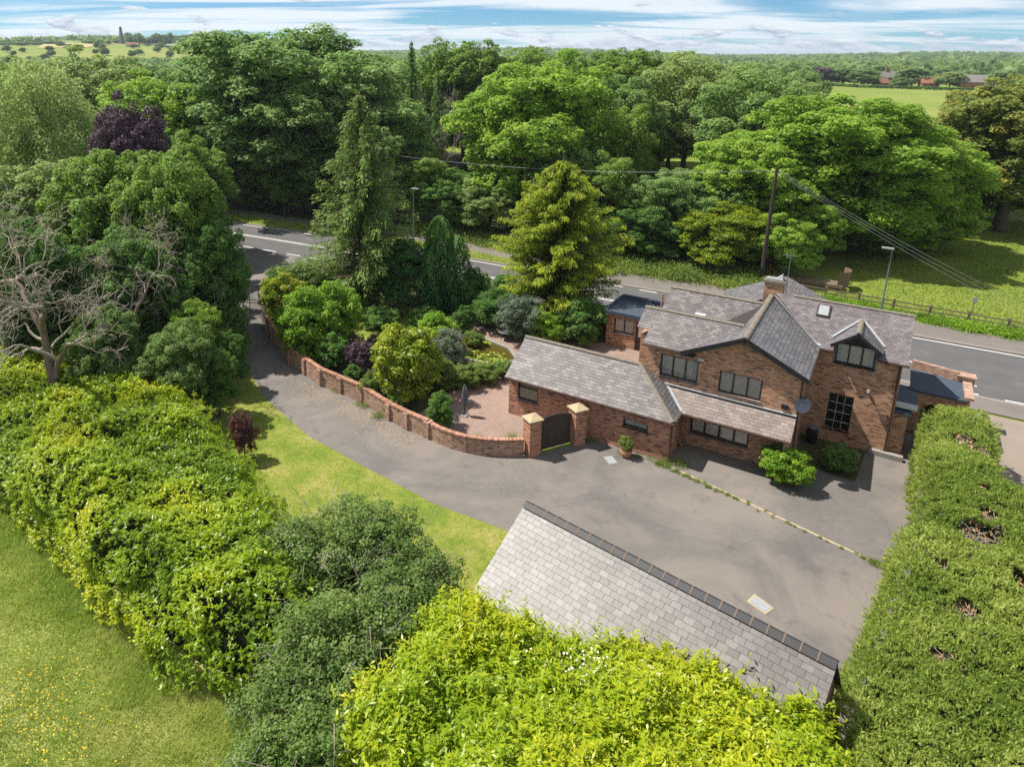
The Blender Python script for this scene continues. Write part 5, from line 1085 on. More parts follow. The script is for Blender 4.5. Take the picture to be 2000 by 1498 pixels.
    Lf = [
     (320,50,300,220,LM['oak'],'dark hawthorn-like tree left of the drive, middle of the clump'), (390,47,430,150,LM['dark'],'dark tree overhanging the entrance of the drive'), (200,53,300,250,LM['oak'],'green tree behind the dead pale branches'),
     (70,58,320,260,LM['pale'],'pale leafy tree behind the dead branches at the left edge'), (20,46,430,200,LM['dark'],'dark tree at the left edge above the laurel hedge'), (245,46,450,210,LM['dark'],'dark tree right of the dead tree trunk'),
     (412,52,470,80,LM['shrub'],'bright green tree beside the road entrance'), (345,42,592,120,LM['lime'],'feathery light green sapling left of the drive'), (420,41,650,70,None,'dark shrub crowding the left edge of the drive'),
     (385,38,690,90,None,'low dark bush at the corner of lawn and drive'), (310,38,640,150,LM['scrub'],'grey-green undergrowth behind the laurel hedge'), (150,40,610,150,LM['scrub'],'ivy-clad undergrowth at the foot of the dead tree'), (255,58,330,180,LM['scrub'],'tree behind the hawthorn-like clump'), (440,45,600,45,LM['scrub'],'grey shrub hiding one leaf of the iron gate')]
    for i, (px, d, top, w, mat, lab) in enumerate(Lf): tree_px(*((('oak', 'ash_b', 'lime')[i % 3], 'hawthorn_tree', px, d, top, w, lab, 'trees left of the drive', mat) if w >= 140 else ('small', 'small_tree', px, d, top, w, lab, 'trees left of the drive', mat, 9.2, 8.0)))
    # garden conifers
    p = G(712, 600); tree_px('spruce', 'spruce_tree', 700, 0, 178, 260, 'tall drooping spruce with mossy boughs in the front garden', None, None, 17.5, 8.6, pos=p)
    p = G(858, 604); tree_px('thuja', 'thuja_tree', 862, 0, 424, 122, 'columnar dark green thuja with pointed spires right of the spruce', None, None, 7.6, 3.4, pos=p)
    p = G(1085, 622); tree_px('golden', 'golden_conifer', 1085, 0, 306, 232, 'golden-green conifer standing by the road in front of the house', None, None, 12.3, 9.2, pos=p)
    p = G(785, 606); tree_px('small', 'evergreen_tree', 785, 0, 470, 125, 'dark evergreen bush between the spruce and the thuja', None, LM['thuja'], 9.2, 8.0, pos=p)
    # dead trees
    g = np.random.default_rng(8)
    for px, d, top, w, lab, r0, sp in ((60,39,335,420,'dead pale tree with tangled bare branches above the laurel hedge',0.20,0.85), (200,42,375,300,'dead tree with fine grey twigs right of the larger dead one',0.14,0.85), (862,92,150,110,'dead brown tree with bare grey twigs between dark pines',0.14,0.6), (505,100,262,110,'spindly half-dead tree with pale bare twigs beside the road sign',0.10,0.6)):
        t = thing('dead_tree', tuple(at(px, d)), lab, 'tree', 'dead trees'); A, B_ = bare_tree(g, 11, 6, sp, r0, 4)
        zz = max(v[2] for v in B_.v); ww = np.ptp([v[0] for v in B_.v]); k = height_at(px, top, d)/zz; kw = w*d*1.05/F/ww
        for m_, nm, mt in ((A, 'trunk', deadbark), (B_, 'branches', palebark)): o = m_.build(nm, mt, t, local=True, smooth=True); o.scale = (kw, kw, k)
trees()

def shrubs():
    A = [
     ('shrub',605,702,572,128,1.0,LM['shrub'],'large yellow-green shrub leaning over the drive wall'), ('shrub',655,690,560,110,1.0,LM['shrub'],'tall yellow-green shrub behind the wall near the spruce'), ('shrub',560,640,535,100,1.0,LM['magnolia'],'yellowish shrub next to the entrance pier'),
     ('greyshrub',600,600,505,110,1.0,LM['scrub'],'grey-green shrub behind the entrance pier near the road'), ('shrub',556,640,585,50,1.0,LM['scrub'],'narrow green shrub against the wall by the entrance pier'), ('shrub',650,722,655,70,1.0,LM['dark'],'dark green base shrub under the large yellow-green one'),
     ('purpleshrub',708,735,668,66,1.0,None,'dark purple shrub behind the wall between two yellow shrubs'), ('purpleshrub',692,700,655,50,1.0,None,'small purple shrub at the edge of the garden lawn'), ('purpleshrub',735,690,655,42,1.0,None,'purple shrub tips beside the magnolia'),
     ('magnolia',795,782,642,140,1.0,None,'magnolia with glossy yellow-green leaves and a white flower'), ('shrub',850,695,618,95,1.0,None,'bright shrub behind the magnolia near the terrace'), ('greyshrub',875,722,645,82,1.0,None,'variegated grey-white shrub beside the pond'),
     ('shrub',860,835,770,60,1.0,LM['dark'],'low dark rose bush with pink flowers on the patio edge'), ('greyshrub',1012,665,575,105,1.0,LM['grey'],'grey-blue ceanothus shrub left of the golden conifer'), ('shrub',965,640,568,100,1.0,LM['dark'],'dark shrub by the road wall left of the ceanothus'),
     ('shrub',1135,670,590,95,1.0,LM['dark'],'dark laurel bush under the golden conifer by the flat-roofed extension'), ('shrub',1060,672,610,80,1.0,LM['shrub'],'leafy shrub under the golden conifer trunk'), ('shrub',925,612,530,70,1.0,LM['dark'],'dark shrub right of the thuja'), ('shrub',905,650,600,50,1.0,LM['dark'],'low shaded shrub below the thuja'),
     ('scrub',1000,612,550,60,1.0,None,'olive shrub in front of the road behind the ceanothus'), ('shrub',1530,942,872,100,1.0,LM['shrub'],'bright green bush spreading from the front wall of the house'), ('scrub',1638,918,868,75,1.0,LM['scrub'],'dull bush in the shaded bed below the sash window'), 
     ('purpleshrub',478,895,806,56,1.0,RUSTLEAF,'small purple-brown shrub growing out of the lawn by the laurel hedge'), ('scrub',800,690,640,60,1.0,LM['dark'],'shaded shrub behind the magnolia'), ('scrub',745,640,600,80,1.0,LM['dark'],'dark undergrowth below the spruce'), ('scrub',690,612,560,90,1.0,LM['dark'],'dark undergrowth at the foot of the spruce'), ('scrub',830,640,600,70,1.0,LM['dark'],'dark undergrowth below the thuja'),
     ('scrub',905,755,715,75,1.0,LM['weed'],'low straggly plants between pond and patio'), ('scrub',945,745,712,70,1.0,LM['weed'],'pale grassy plants beside the patio'), ('scrub',860,760,705,80,1.0,LM['weed'],'leafy ground plants right of the magnolia'), ('scrub',985,735,705,45,1.0,LM['scrub'],'small bush at the corner of the annexe'), ('shrub',925,675,648,45,1.0,LM['weed'],'iris clump standing in the pond'),
     ('shrub',728,778,728,62,1.0,LM['weed'],'feathery fern-like plant hanging over the drive wall'), ('shrub',690,752,715,40,1.0,LM['dark'],'ivy tuft on top of the drive wall below the purple shrub'), ('shrub',765,808,775,44,1.0,LM['weed'],'small fern tuft on the drive wall below the magnolia'), ('scrub',545,560,520,50,1.0,LM['dark'],'dark bush by the roadside wall near the drive mouth'), ('shrub',985,588,540,70,1.0,LM['dark'],'dark hedge plant along the road wall left of the golden conifer'), ('shrub',1180,640,600,45,1.0,LM['shrub'],'small bright shrub at the corner of the flat-roofed extension')]
    for k, px, by, ty, w, s, mat, lab in A:
        b = G(px, by); d = math.hypot(b[0], b[1]); h = max(0.35, height_at(px, ty, d)); dep = np.dot(b-CAMP, FWD)
        plant(k, 'garden_shrub' if k != 'magnolia' else 'magnolia_shrub', tuple(b), (w*dep/F/2.5, w*dep/F/2.5, h/2.25), lab, 'shrub', None, None, ('foliage', 'stems'), mat)
RUSTLEAF = leafmat('plum_leaf', (0.045,0.020,0.020), (0.110,0.045,0.040), (0.190,0.095,0.070), 0.2)
shrubs()
def weeds():
    g = np.random.default_rng(21)
    def mass(name, spots, mat, label, cat):
        V = []; Tn = []
        for x, y, sc_ in spots:
            n = max(40, int(520*min(1, sc_*1.3))); P = np.column_stack([g.normal(0, 0.5, n), g.normal(0, 0.5, n), g.uniform(0.03, 0.8, n)*g.uniform(0.4, 1, n)])*sc_+np.array([x, y, 0.02])
            V.append(leaf_quads(P, nrm(g.normal(size=(n, 3))+np.array([0, 0, 0.5])), np.clip(0.26*sc_, 0.06, 0.3), np.clip(0.07*sc_, 0.02, 0.09), g, T=np.tile([0, 0, 1.0], (n, 1)), tspread=0.9)); Tn.append(np.clip(g.normal(0.5, 0.2)+g.normal(0, 0.15, n), 0, 1))
        o = link(name, quads_mesh(name, np.concatenate(V).reshape(-1, 3), mat, np.concatenate(Tn)), None, 'stuff'); tag(o, label, cat)
    def bank(n, s0, s1, spread):
        out = []
        for i in range(n):
            x = g.uniform(-46, -8); out.append((x, float(ipol(FO, [x])[0])+0.3+abs(g.normal(0, spread)), g.uniform(s0, s1)))
        return out
    mass('bank_grass', bank(120, 0.7, 1.5, 1.6), LM['grass'], 'tall dry grass along the far roadside bank', 'grass')
    mass('bank_weeds', bank(130, 1.0, 2.1, 2.6), LM['weed'], 'rank green weeds on the far roadside bank', 'weeds')
    mass('fence_ivy', [(g.uniform(-4, 17), 63.15+abs(g.normal(0, 0.35)), g.uniform(0.6, 1.15)) for i in range(75)], LM['shrub'], 'ivy and weeds growing through the post and rail fence', 'ivy')
    sp = []
    for i in range(64):
        t = min(1, max(0, (g.random()**2.2 if i < 34 else 1-0.12*g.random()) if i < 44 else g.random())); p = G(1285+(1735-1285)*t, 905+(1112-905)*t)
        sp.append((p[0]+g.normal(0, 0.09), p[1]+g.normal(0, 0.07), 0.07+0.20*max(0, 1-t*3.2)*g.random()+(0.14*g.random() if t > 0.9 else 0)+0.05*g.random()))
    mass('drain_weeds', sp, LM['weed'], 'small weeds sprouting along the drain line in the forecourt', 'weeds')
    sp = []
    for (px, py, s) in ((1000,858,0.42), (1035,862,0.4), (935,858,0.35), (1215,885,0.3), (1150,862,0.35), (1330,908,0.45), (1300,905,0.4), (762,800,0.5), (740,815,0.5), (712,795,0.4), (622,735,0.5), (1010,750,0.5), (955,700,0.5), (700,790,0.3), (655,765,0.35), (880,868,0.3), (1245,893,0.25), (1270,897,0.25)):
        p = G(px, py); sp.append((p[0], p[1], s))
    mass('wall_weeds', sp, LM['weed'], 'self-sown weeds along the foot of the walls', 'weeds')
weeds()

# ------------------------------------------------------------------ grass
def tri_grass(g, P2, h, lean, w, mat, name, tintc=0.5, kind='stuff'):
    n = len(P2); a = g.random(n)*6.283; d = np.column_stack([np.cos(a), np.sin(a)]); b = np.column_stack([-d[:, 1], d[:, 0]]); V = np.zeros((n, 3, 3))
    V[:, 0, :2] = P2-b*w/2; V[:, 1, :2] = P2+b*w/2; V[:, 2, :2] = P2+d*(lean*h*g.uniform(0.3, 1.3, n))[:, None]; V[:, 2, 2] = h
    q_ = np.column_stack([P2, np.zeros(n)]); t = np.clip(tintc+0.34*vnoise(q_, 0.45, 4)+0.26*vnoise(q_, 1.6, 6)+g.normal(0, 0.17, n), 0, 1)
    return link(name, quads_mesh(name, V.reshape(-1, 3), mat, t, 3), None, kind)
def grasses():
    g = np.random.default_rng(66)
    P = g.uniform((-40, 4.5), (-10.5, 13.5), (330000, 2)); ok = (P[:, 1] < np.interp(P[:, 0], [-40,-31,-22.3,-18,-13.5,-10.5], [12.4,12.1,11.5,11.1,12.0,12.5])) & (P[:, 1] > 5.6+(P[:, 0]+22)*0.42-1.5)
    P = P[ok][:150000]; q = np.column_stack([P, np.zeros(len(P))]); edge = np.clip(1-(np.interp(P[:, 0], [-40,-31,-22.3,-18,-13.5,-10.5], [12.4,12.1,11.5,11.1,12.0,12.5])-P[:, 1])/2.2, 0, 1)
    h = (0.17+0.10*vnoise(q, 0.8, 1)+0.13*np.maximum(0, vnoise(q, 1.9, 2))+0.18*edge)*g.uniform(0.5, 1.3, len(P)); h = np.maximum(h, 0.04)
    tag(tri_grass(g, P, h, 0.9, 0.022, LM['grass'], 'meadow_grass'), 'rough pale green meadow grass at the bottom left', 'grass')
    poly = [tuple(p) for p in dl[1:]]+[(-11.2,21.3),(-10.2,17.6),(-12,14),(-20,14),(-30,17),(-40,20),(-45,26),(-42,30)]
    A = np.array(poly); P = g.uniform(A.min(0), A.max(0), (260000, 2)); d, ins, _ = poly_dist(P, poly); P = P[ins & (d > 0.02)][:95000]
    tag(tri_grass(g, P, g.uniform(0.025, 0.06, len(P)), 0.8, 0.02, LM['lawn'], 'lawn_grass', 0.48), 'short sunlit lawn grass between laurel hedge and drive', 'grass')
    xs_ = g.uniform(-110, -28, 26000); a = ipol(FAR, xs_); P = np.column_stack([xs_, a+0.25+g.random(26000)*2.7]); ok = (P[:, 0] < -40) | (P[:, 1] < a+0.2+np.interp(P[:, 0], [-40,-29.5,-28], [2.9,1.2,0.1])); P = P[ok]
    o = tri_grass(g, P, g.uniform(0.08, 0.3, len(P)), 0.8, 0.06, LM['grass'], 'verge_grass', 0.45); o.location.z = 0.1; tag(o, 'grass verge between road and far footway', 'grass')
    P = g.uniform((-3, 63.4), (26, 112), (60000, 2)); o = tri_grass(g, P, g.uniform(0.06, 0.16, len(P)), 0.8, 0.09, LM['lawn'], 'paddock_grass', 0.42); tag(o, 'paddock grass behind the post and rail fence', 'grass')
    # small yellow flowers in the meadow, litter on the drive
    c = G(80, 1400); P = np.column_stack([g.normal(c[0], 1.6, 260), g.normal(c[1], 0.9, 260), g.uniform(0.14, 0.3, 260)]); o = link('buttercups', quads_mesh('buttercups', leaf_quads(P, nrm(g.normal(size=(260, 3))*0.3+np.array([0, 0, 1])), 0.055, 0.055, g).reshape(-1, 3), PETALY), None, 'stuff'); tag(o, 'patch of small yellow flowers in the meadow', 'flowers')
    W_ = np.array([(-37.3,32.7),(-32.2,30.0),(-28.2,28.8),(-24.7,28.4),(-22,27.8),(-19.2,27.4)]); P = []
    for i in range(900):
        k = g.integers(0, len(W_)-1); q = W_[k]+(W_[k+1]-W_[k])*g.random(); P.append((q[0]-0.1-abs(g.normal(0, 0.8))*0.4, q[1]-abs(g.normal(0, 0.75)), 0.022))
    P = np.array(P); o = link('fallen_leaves', quads_mesh('fallen_leaves', leaf_quads(P, nrm(g.normal(size=(len(P), 3))*0.25+np.array([0, 0, 1])), g.uniform(0.05, 0.14, len(P)), 0.05, g).reshape(-1, 3), LITTER), None, 'stuff'); tag(o, 'dry fallen leaves scattered along the drive wall', 'leaves')
grasses()

# ------------------------------------------------------------------ far woods, hill, fields
def far_land():
    g = np.random.default_rng(91); n = 0; k = 0
    hz = lambda x, y: float(hills(np.array(x), np.array(y-20)))
    def free(a, d):
        if -6.2 < a < 6.8 and d < 700: return False                # paddock and pasture on the right
        if a < -44 and d > 480: return False                        # hill fields
        return True
    while n < 190 and k < 4000:
        k += 1; a = g.uniform(-68, 12); d = 118+480*g.random()**1.5
        if not free(a, d): continue
        x, y = d*math.sin(math.radians(a)), d*math.cos(math.radians(a)); h = g.uniform(11.5, 17.5); w = g.uniform(11, 17); kind = 'far%d' % (n % 3) if d > 190 else ('ash_b', 'oak', 'lime', 'ash_a', 'airy')[n % 5]
        mt = (None, LM['oak'], LM['ash'], LM['lime'], None, LM['dark'])[n % 6] if d <= 190 else (None, LM['ash'], None, LM['oak'])[n % 4]
        plant(kind, 'woodland_tree', (x, y, hz(x, y)-0.2), (w/13, w/13, h/(15.2 if d > 190 else 16)), 'green tree in the continuous wood stretching to the horizon', 'tree', 'trees of the wood behind the roadside', mat=mt); n += 1
    # the mass of woods to the horizon
    V = []; Tn = []; m = 0
    while m < 4200:
        a = g.uniform(-70, 14); d = 520*math.exp(g.random()*2.3)
        if a < -49 and d < 1250 and (d > 620 or a < -66) : continue
        if -6 < a < 8 and d < 660: continue
        if vnoise(np.array([[a*0.35, d*0.006, 0]]), 1.0, 2)[0] < -0.28 and d > 800: continue
        x, y = d*math.sin(math.radians(a)), d*math.cos(math.radians(a)); R = g.uniform(5, 9)*(1+d/2600); hh = g.uniform(9, 15)*(1.0 if a > -50 else 0.8); q = 34
        dd = rdir(q, g); dd[:, 2] = np.abs(dd[:, 2]); c = np.array([x, y, hz(x, y)+hh*0.42]); P = c+dd*np.array([R, R, hh*0.6])*g.uniform(0.75, 1.05, (q, 1))
        V.append(leaf_quads(P, nrm(dd+g.normal(size=(q, 3))*0.45), R*0.62, R*0.42, g)); Tn.append(np.full(q, g.normal(0.42, 0.14))+g.normal(0, 0.1, q)); m += 1
    o = link('distant_wood', quads_mesh('distant_wood', np.concatenate(V).reshape(-1, 3), LM['far'], np.clip(np.concatenate(Tn), 0, 1)), None, 'stuff'); tag(o, 'distant woods reaching to the horizon', 'wood')
    # hill with the obelisk
    def hp(px, d): p = at(px, d, 110); return p[0], p[1], hz(p[0], p[1])
    hx = hp(241, 1230); t = thing('obelisk', hx, 'tall dark tapering stone obelisk on the hill at the left', 'monument')
    top = height_at(241, 52, 1230)-hx[2]; m = MB(); V = []
    for z, r in ((-1, 3.4), (top*0.09, 3.2), (top*0.09, 2.6), (top*0.94, 1.35), (top, 0.05)):
        for a, b in ((-1,-1),(1,-1),(1,1),(-1,1)): V.append((a*r, b*r, z))
    m.add(V, [(4*i+j, 4*i+(j+1) % 4, 4*i+4+(j+1) % 4, 4*i+4+j) for i in range(4) for j in range(4)]); m.build('shaft', plain('obelisk_stone', (0.13,0.115,0.10), 0.9, 0.1), t, local=True)
    MB().box(-4.5, 4.5, -4.5, 4.5, -1.5, 0.8).build('plinth', CONC, t, local=True)
    hill = [(115,1150,82,26),(122,1050,95,18),(140,980,100,14),(175,1150,81,22),(197,1120,78,16),(213,1150,82,16),(232,1260,78,20),(270,1250,69,20),(285,1260,74,18),(300,1270,73,18),(310,1240,66,14),(325,1260,68,16),(337,1250,64,14),(350,1260,70,18),(365,1260,68,18),(380,1250,66,18),(395,1270,66,20),(410,1250,68,22),(160,1000,97,10),(95,1150,92,24),(60,1150,90,26),(30,1180,92,26),(10,1150,93,24),(45,1100,94,24),(75,1100,93,20),(290,1120,93,14),(310,1120,94,14),(330,1100,96,12)]
    for i, (px, d, ty, w) in enumerate(hill):
        x, y, z = hp(px, d); h = max(4, height_at(px, ty, d)-z); dep = d*1.0
        plant('far%d' % (i % 3), 'hill_tree', (x, y, z-0.4), (w*dep/F/12.5, w*dep/F/12.5, h/15.2), ('small dark tree in the cluster left of the obelisk' if px < 180 else 'small dark tree close beside the obelisk' if px < 262 else 'dark tree in the skyline wood right of the obelisk' if ty < 80 else 'small tree on the slope below the skyline wood'), 'tree', 'trees on the obelisk hill', mat=LM['dark'] if i % 2 else None)
    for i in range(46):
        px = g.uniform(255, 470); d = g.uniform(1180, 1330); x, y, z = hp(px, d); h = g.uniform(11, 19)
        plant('far%d' % (i % 3), 'hill_tree', (x, y, z-0.4), (g.uniform(12, 19)/12.5,)*2+(h/15.2,), 'dark tree in the skyline wood right of the obelisk', 'tree', 'trees on the obelisk hill', mat=LM['dark'] if i % 3 == 0 else None)
    for i in range(34):
        px = g.uniform(0, 345); d = g.uniform(600, 1020); x, y, z = hp(px, d); h = g.uniform(5, 10)
        plant('far%d' % (i % 3), 'field_tree', (x, y, z-0.3), (g.uniform(6, 11)/12.5,)*2+(h/15.2,), 'hedgerow tree dotted over the hill fields at the far left', 'tree', 'hedgerow trees on the hill fields', mat=LM['dark'] if i % 3 == 0 else None)
    FIELDY = groundmat('hay_field', [(0.3, (0.30,0.26,0.09)), (0.7, (0.38,0.32,0.13))], 0.02, 0.3, 3.0)
    for i, (pts, mt, nm) in enumerate((([(75,1000),(170,1000),(230,1180),(90,1180)], FIELDY, 'hay_field'), ([(110,700),(240,640),(330,900),(100,960)], FIELDM, 'hill_field'), ([(270,930),(330,700),(400,900),(380,1080),(300,1100)], FIELDM, 'hill_field'))):
        m = MB(); c = [hp(px, d) for px, d in pts]; nn = 10; A = [np.array(q) for q in c[:4]]; Vv = []
        for a in range(nn+1):
            for b in range(nn+1):
                p = (A[0]*(1-a/nn)+A[1]*a/nn)*(1-b/nn)+(A[3]*(1-a/nn)+A[2]*a/nn)*b/nn; Vv.append((p[0], p[1], hz(p[0], p[1])+0.25))
        m.add(Vv, [(a*(nn+1)+b, a*(nn+1)+b+1, (a+1)*(nn+1)+b+1, (a+1)*(nn+1)+b) for a in range(nn) for b in range(nn)]); m.build(nm, mt, None, 'structure', smooth=True)
    # farm buildings
    def house(px, d, w, dpt, eh, rh, rz, lab, wall, roof, chim=False, cat='house', z=None):
        x, y, zz = hp(px, d); t = thing('farm_house' if cat == 'house' else 'farm_barn', (x, y, zz), lab, cat, None, rz)
        MB().box(-w/2, w/2, -dpt/2, dpt/2, -0.5, eh).build('wall', wall, t, local=True)
        m = MB(); m.prism([(-w/2-0.3, -dpt/2-0.4, eh-0.05), (-w/2-0.3, dpt/2+0.4, eh-0.05), (-w/2-0.3, 0, eh+rh)], (w+0.6, 0, 0)); r = m.build('roof', roof, t, local=True)
        if chim:
            for cx in (-w*0.35, w*0.3): MB().box(cx-0.6, cx+0.6, -0.6, 0.6, eh+rh*0.5, eh+rh+2.6).build('chimney', wall, r, local=True)
        for k_ in range(3):
            for fl in ((1.0, 2.2),)+(((3.7, 4.9),) if eh > 4.5 else ()):
                cx = -w*0.32+k_*w*0.32; MB().box(cx-0.55, cx+0.55, -dpt/2-0.06, -dpt/2+0.02, *fl).build('window', DARKIN, t, local=True)
        return t
    RT = plain('red_roof', (0.24,0.105,0.07), 0.85, 0.15); RB = plain('far_brick', (0.30,0.125,0.08), 0.9, 0.1); GR = plain('grey_roof', (0.17,0.155,0.15), 0.8, 0.2)
    house(1752, 585, 15, 9, 5.5, 4.2, 0.5, 'far brick farmhouse with tall chimneys beyond the pasture', RB, GR, True)
    house(1730, 556, 9, 7, 2.6, 3.0, 0.9, 'small red-roofed outbuilding left of the far farmhouse', RB, RT)
    house(1824, 566, 10, 8, 3.0, 4.0, 0.3, 'red-roofed cottage right of the round tree beyond the pasture', RB, RT)
    house(1906, 560, 12, 9, 4.5, 4.0, 0.2, 'brick house with long grey barn roof at the far right', RB, GR)
    house(1930, 580, 22, 9, 4.0, 4.6, 0.05, 'long grey-roofed barn behind the far right brick house', WHITE, GR, False, 'barn')
    house(262, 1060, 15, 9, 2.6, 3.0, 0.7, 'farm cottage with reddish roof below the obelisk', plain('pale_wall', (0.4,0.33,0.27), 0.9, 0.1), RT)
    house(365, 1120, 52, 14, 4.5, 2.0, 0.75, 'long white farm shed on the hill right of the obelisk', WHITE, LEAD, False, 'barn')
    far_trees = [(1605,560,132,70,LM['purple'],'round purple tree at the edge of the far pasture'), (1655,560,132,75,None,'leafy tree left of the far farm outbuilding'), (1690,545,138,52,None,'dark bush at the far pasture edge left of the farm'), (1790,575,132,62,None,'big round tree between the two far farm buildings'), (1768,548,152,34,None,'bush below the far farmhouse chimneys'), (1866,560,140,48,LM['pale'],'pale tree right of the far red cottage'), (1962,560,140,40,None,'tree right of the far brick house'), (1630,590,140,40,None,'small far tree beside the purple one'), (1720,640,130,40,None,'tree behind the small far outbuilding'), (1850,640,133,40,None,'tree behind the far red cottage')]
    for px, d, ty, w, mt, lab in far_trees:
        x, y, z = hp(px, d); h = height_at(px, ty, d)-z; plant('far%d' % (int(px) % 3), 'pasture_tree', (x, y, z-0.3), (w*d/F/12.5, w*d/F/12.5, h/15.2), lab, 'tree', 'trees around the far farm', mat=mt)
    # hedge line at the end of the pasture
    P = [at(px, d, 150) for px, d in ((1590,560),(1700,530),(1800,528),(1900,525),(1990,530))]; q = 2200; V = []
    k_ = g.integers(0, len(P)-1, q); f = g.random(q); C = np.array([P[i]+(P[i+1]-P[i])*ff for i, ff in zip(k_, f)]); C[:, 2] = g.uniform(0.3, 2.0, q); C[:, 0] += g.normal(0, 0.8, q)
    o = link('foliage', quads_mesh('field_hedge', leaf_quads(C, nrm(g.normal(size=(q, 3))+np.array([0, -0.5, 1])), 1.2, 0.8, g).reshape(-1, 3), LM['dark'], g.normal(0.5, 0.15, q)), None); t = thing('field_hedge', (0, 0, 0), 'dark field hedge along the far end of the pasture', 'hedge'); o.parent = t
far_land()

# ------------------------------------------------------------------ street furniture and small things
def props():
    def pole(px, py_, dx, dy, h, r, lab, wires=True, lean=0.0):
        t = thing('utility_pole', (dx, dy, 0), lab, 'pole', 'wooden utility poles')
        MB().tube([(dx, dy, 0), (dx+lean*h*0.5, dy, h*0.5), (dx+lean*h, dy, h)], [r*1.15, r, r*0.8], 10).build('shaft', WOODP, t)
        MB().bar((dx+lean*h-0.35, dy, h-0.35), (dx+lean*h+0.35, dy, h-0.35), 0.07, 0.08).build('cross_arm', WOODP, t)
        for k in (-0.3, 0, 0.3): MB().lathe((dx+lean*h+k, dy, h-0.31), [(0.03,0),(0.05,0.05),(0.02,0.12)], 8).build('insulator', WHITE, t)
        return (dx+lean*h, dy, h)
    WOODP = plain('pole_wood', (0.055,0.042,0.036), 0.85, 0.2)
    d1 = math.hypot(*G(1484,560)[:2]); h1 = height_at(1503, 328, d1); p1 = G(1484,560); a = pole(0, 0, p1[0], p1[1], h1, 0.16, 'tall dark wooden utility pole rising behind the chimney', lean=0.012)
    p2 = G(557,425); h2 = 10.4; b = pole(0, 0, p2[0], p2[1], h2, 0.15, 'brown wooden pole on the grass verge at the left')
    def wire(p, q, sag, lab, name='overhead_wire', grp=None):
        P = [np.array(p)+(np.array(q)-np.array(p))*s-np.array([0, 0, sag*4*s*(1-s)]) for s in np.linspace(0, 1, 15)]
        o = MB().tube(P, 0.010, 5).build(name, WIRE); tag(o, lab, 'wire', grp)
    WIRE = plain('wire', (0.20,0.20,0.21), 0.5, 0.4)
    for i, k in enumerate((-0.3, 0.3)): wire((b[0]+k, b[1], b[2]-0.2), (a[0]+k, a[1], a[2]-0.2), 1.6, 'thin overhead wire spanning between the two wooden poles', grp='wires between the poles')
    e = at(2150, 60, 680); e[2] = height_at(2150, 678, 60)
    for i, k in enumerate((-0.3, 0.0, 0.3)): wire((a[0]+k, a[1], a[2]-0.2), (e[0], e[1]+k*2.2, e[2]+k), 0.5, 'service wire running down to the right across the paddock', grp='service wires from the pole')
    def lamp(x, y, h, head, lab):
        t = thing('street_lamp', (x, y, 0.09), lab, 'lamp', 'street lamps on the far footway'); MB().tube([(x,y,0.09),(x,y,1.4)],0.085,10).build('base', STEEL, t); MB().tube([(x,y,1.4),(x,y,h)],[0.06,0.045],10).build('column', STEEL, t)
        MB().obox((x+head*0.3,y-0.1,h+0.05),(0.42,0,0),(0,0.16,0),(0,0,0.05)).build('lantern', LEAD, t)
    q = at(1728, 62.7, 600); lamp(0.55, 62.75, height_at(1744, 487, math.hypot(0.55, 62.75)), -1, 'steel street lamp with white head behind the right wing of the house')
    q = G(808, 470); lamp(q[0], q[1], height_at(809, 369, math.hypot(q[0], q[1])), 1, 'steel street lamp with flat head right of the spruce')
    # post and rail fence of the paddock
    t = thing('paddock_fence', (4, 63.4, 0), 'grey weathered post and rail fence along the paddock', 'fence'); F0, F1 = np.array([-6.0, 64.3]), np.array([16.0, 63.5]); n = 9
    for i in range(n+1):
        p = F0+(F1-F0)*i/n; MB().box(p[0]-0.09,p[0]+0.09,p[1]-0.07,p[1]+0.07,0,1.28).build('post', WOOD, t)
        if i < n:
            r = F0+(F1-F0)*(i+1)/n
            for z in (0.4, 0.75, 1.1): MB().bar((p[0]+0.1,p[1]-0.09,z),(r[0]-0.1,r[1]-0.09,z),0.04,0.10).build('rail', WOOD, t)
    # derelict platform behind the fence
    c = G(1600, 548, 0.6); t = thing('derelict_trailer', (c[0], c[1], 0), 'derelict rusty flatbed with a curved end panel under the lime tree', 'trailer'); x, y = c[0], c[1]
    for i in range(7): MB().box(x-3.6,x+1.9,y-0.7+i*0.2,y-0.53+i*0.2,0.55,0.61).build('plank', WOOD, t)
    MB().box(x-3.6,x+1.9,y-0.75,y-0.71,0.35,0.62).build('side_rail', RUST, t); MB().box(x-3.2,x+1.4,y-0.5,y+0.5,0,0.5).build('chassis', RUST, t)
    m = MB(); V = []
    for k in range(9):
        aa = math.radians(-70+130*k/8); cxx, cyy = x+1.0+1.25*math.cos(aa), y+0.5+1.25*math.sin(aa)
        V += [(cxx, cyy, 0.3), (cxx+0.15, cyy+0.1, 1.75)]
    m.add(V, [(2*k, 2*k+2, 2*k+3, 2*k+1) for k in range(8)]); m.build('curved_panel', RUST, t)
    o = MB().box(x-3.3,x-2.95,y+0.8,y+1.1,0,1.5).build('post', PALEW, t); MB().tube([(x-4.2,y+0.5,0.0),(x-4.2,y+0.5,1.3)],0.05).build('marker', ORANGE, t)
    # signs
    p = G(440, 425); d = math.hypot(p[0], p[1]); t = thing('road_sign', tuple(p), 'grey back of a tall road sign among the trees', 'sign'); h = height_at(440, 368, d)
    MB().tube([(p[0]-0.3,p[1],0),(p[0]-0.3,p[1],h)],0.045).build('post', STEEL, t); MB().tube([(p[0]+0.3,p[1],0),(p[0]+0.3,p[1],h)],0.045).build('post', STEEL, t); MB().box(p[0]-0.55,p[0]+0.55,p[1]-0.08,p[1]-0.05,h-1.9,h).build('panel', STEEL, t)
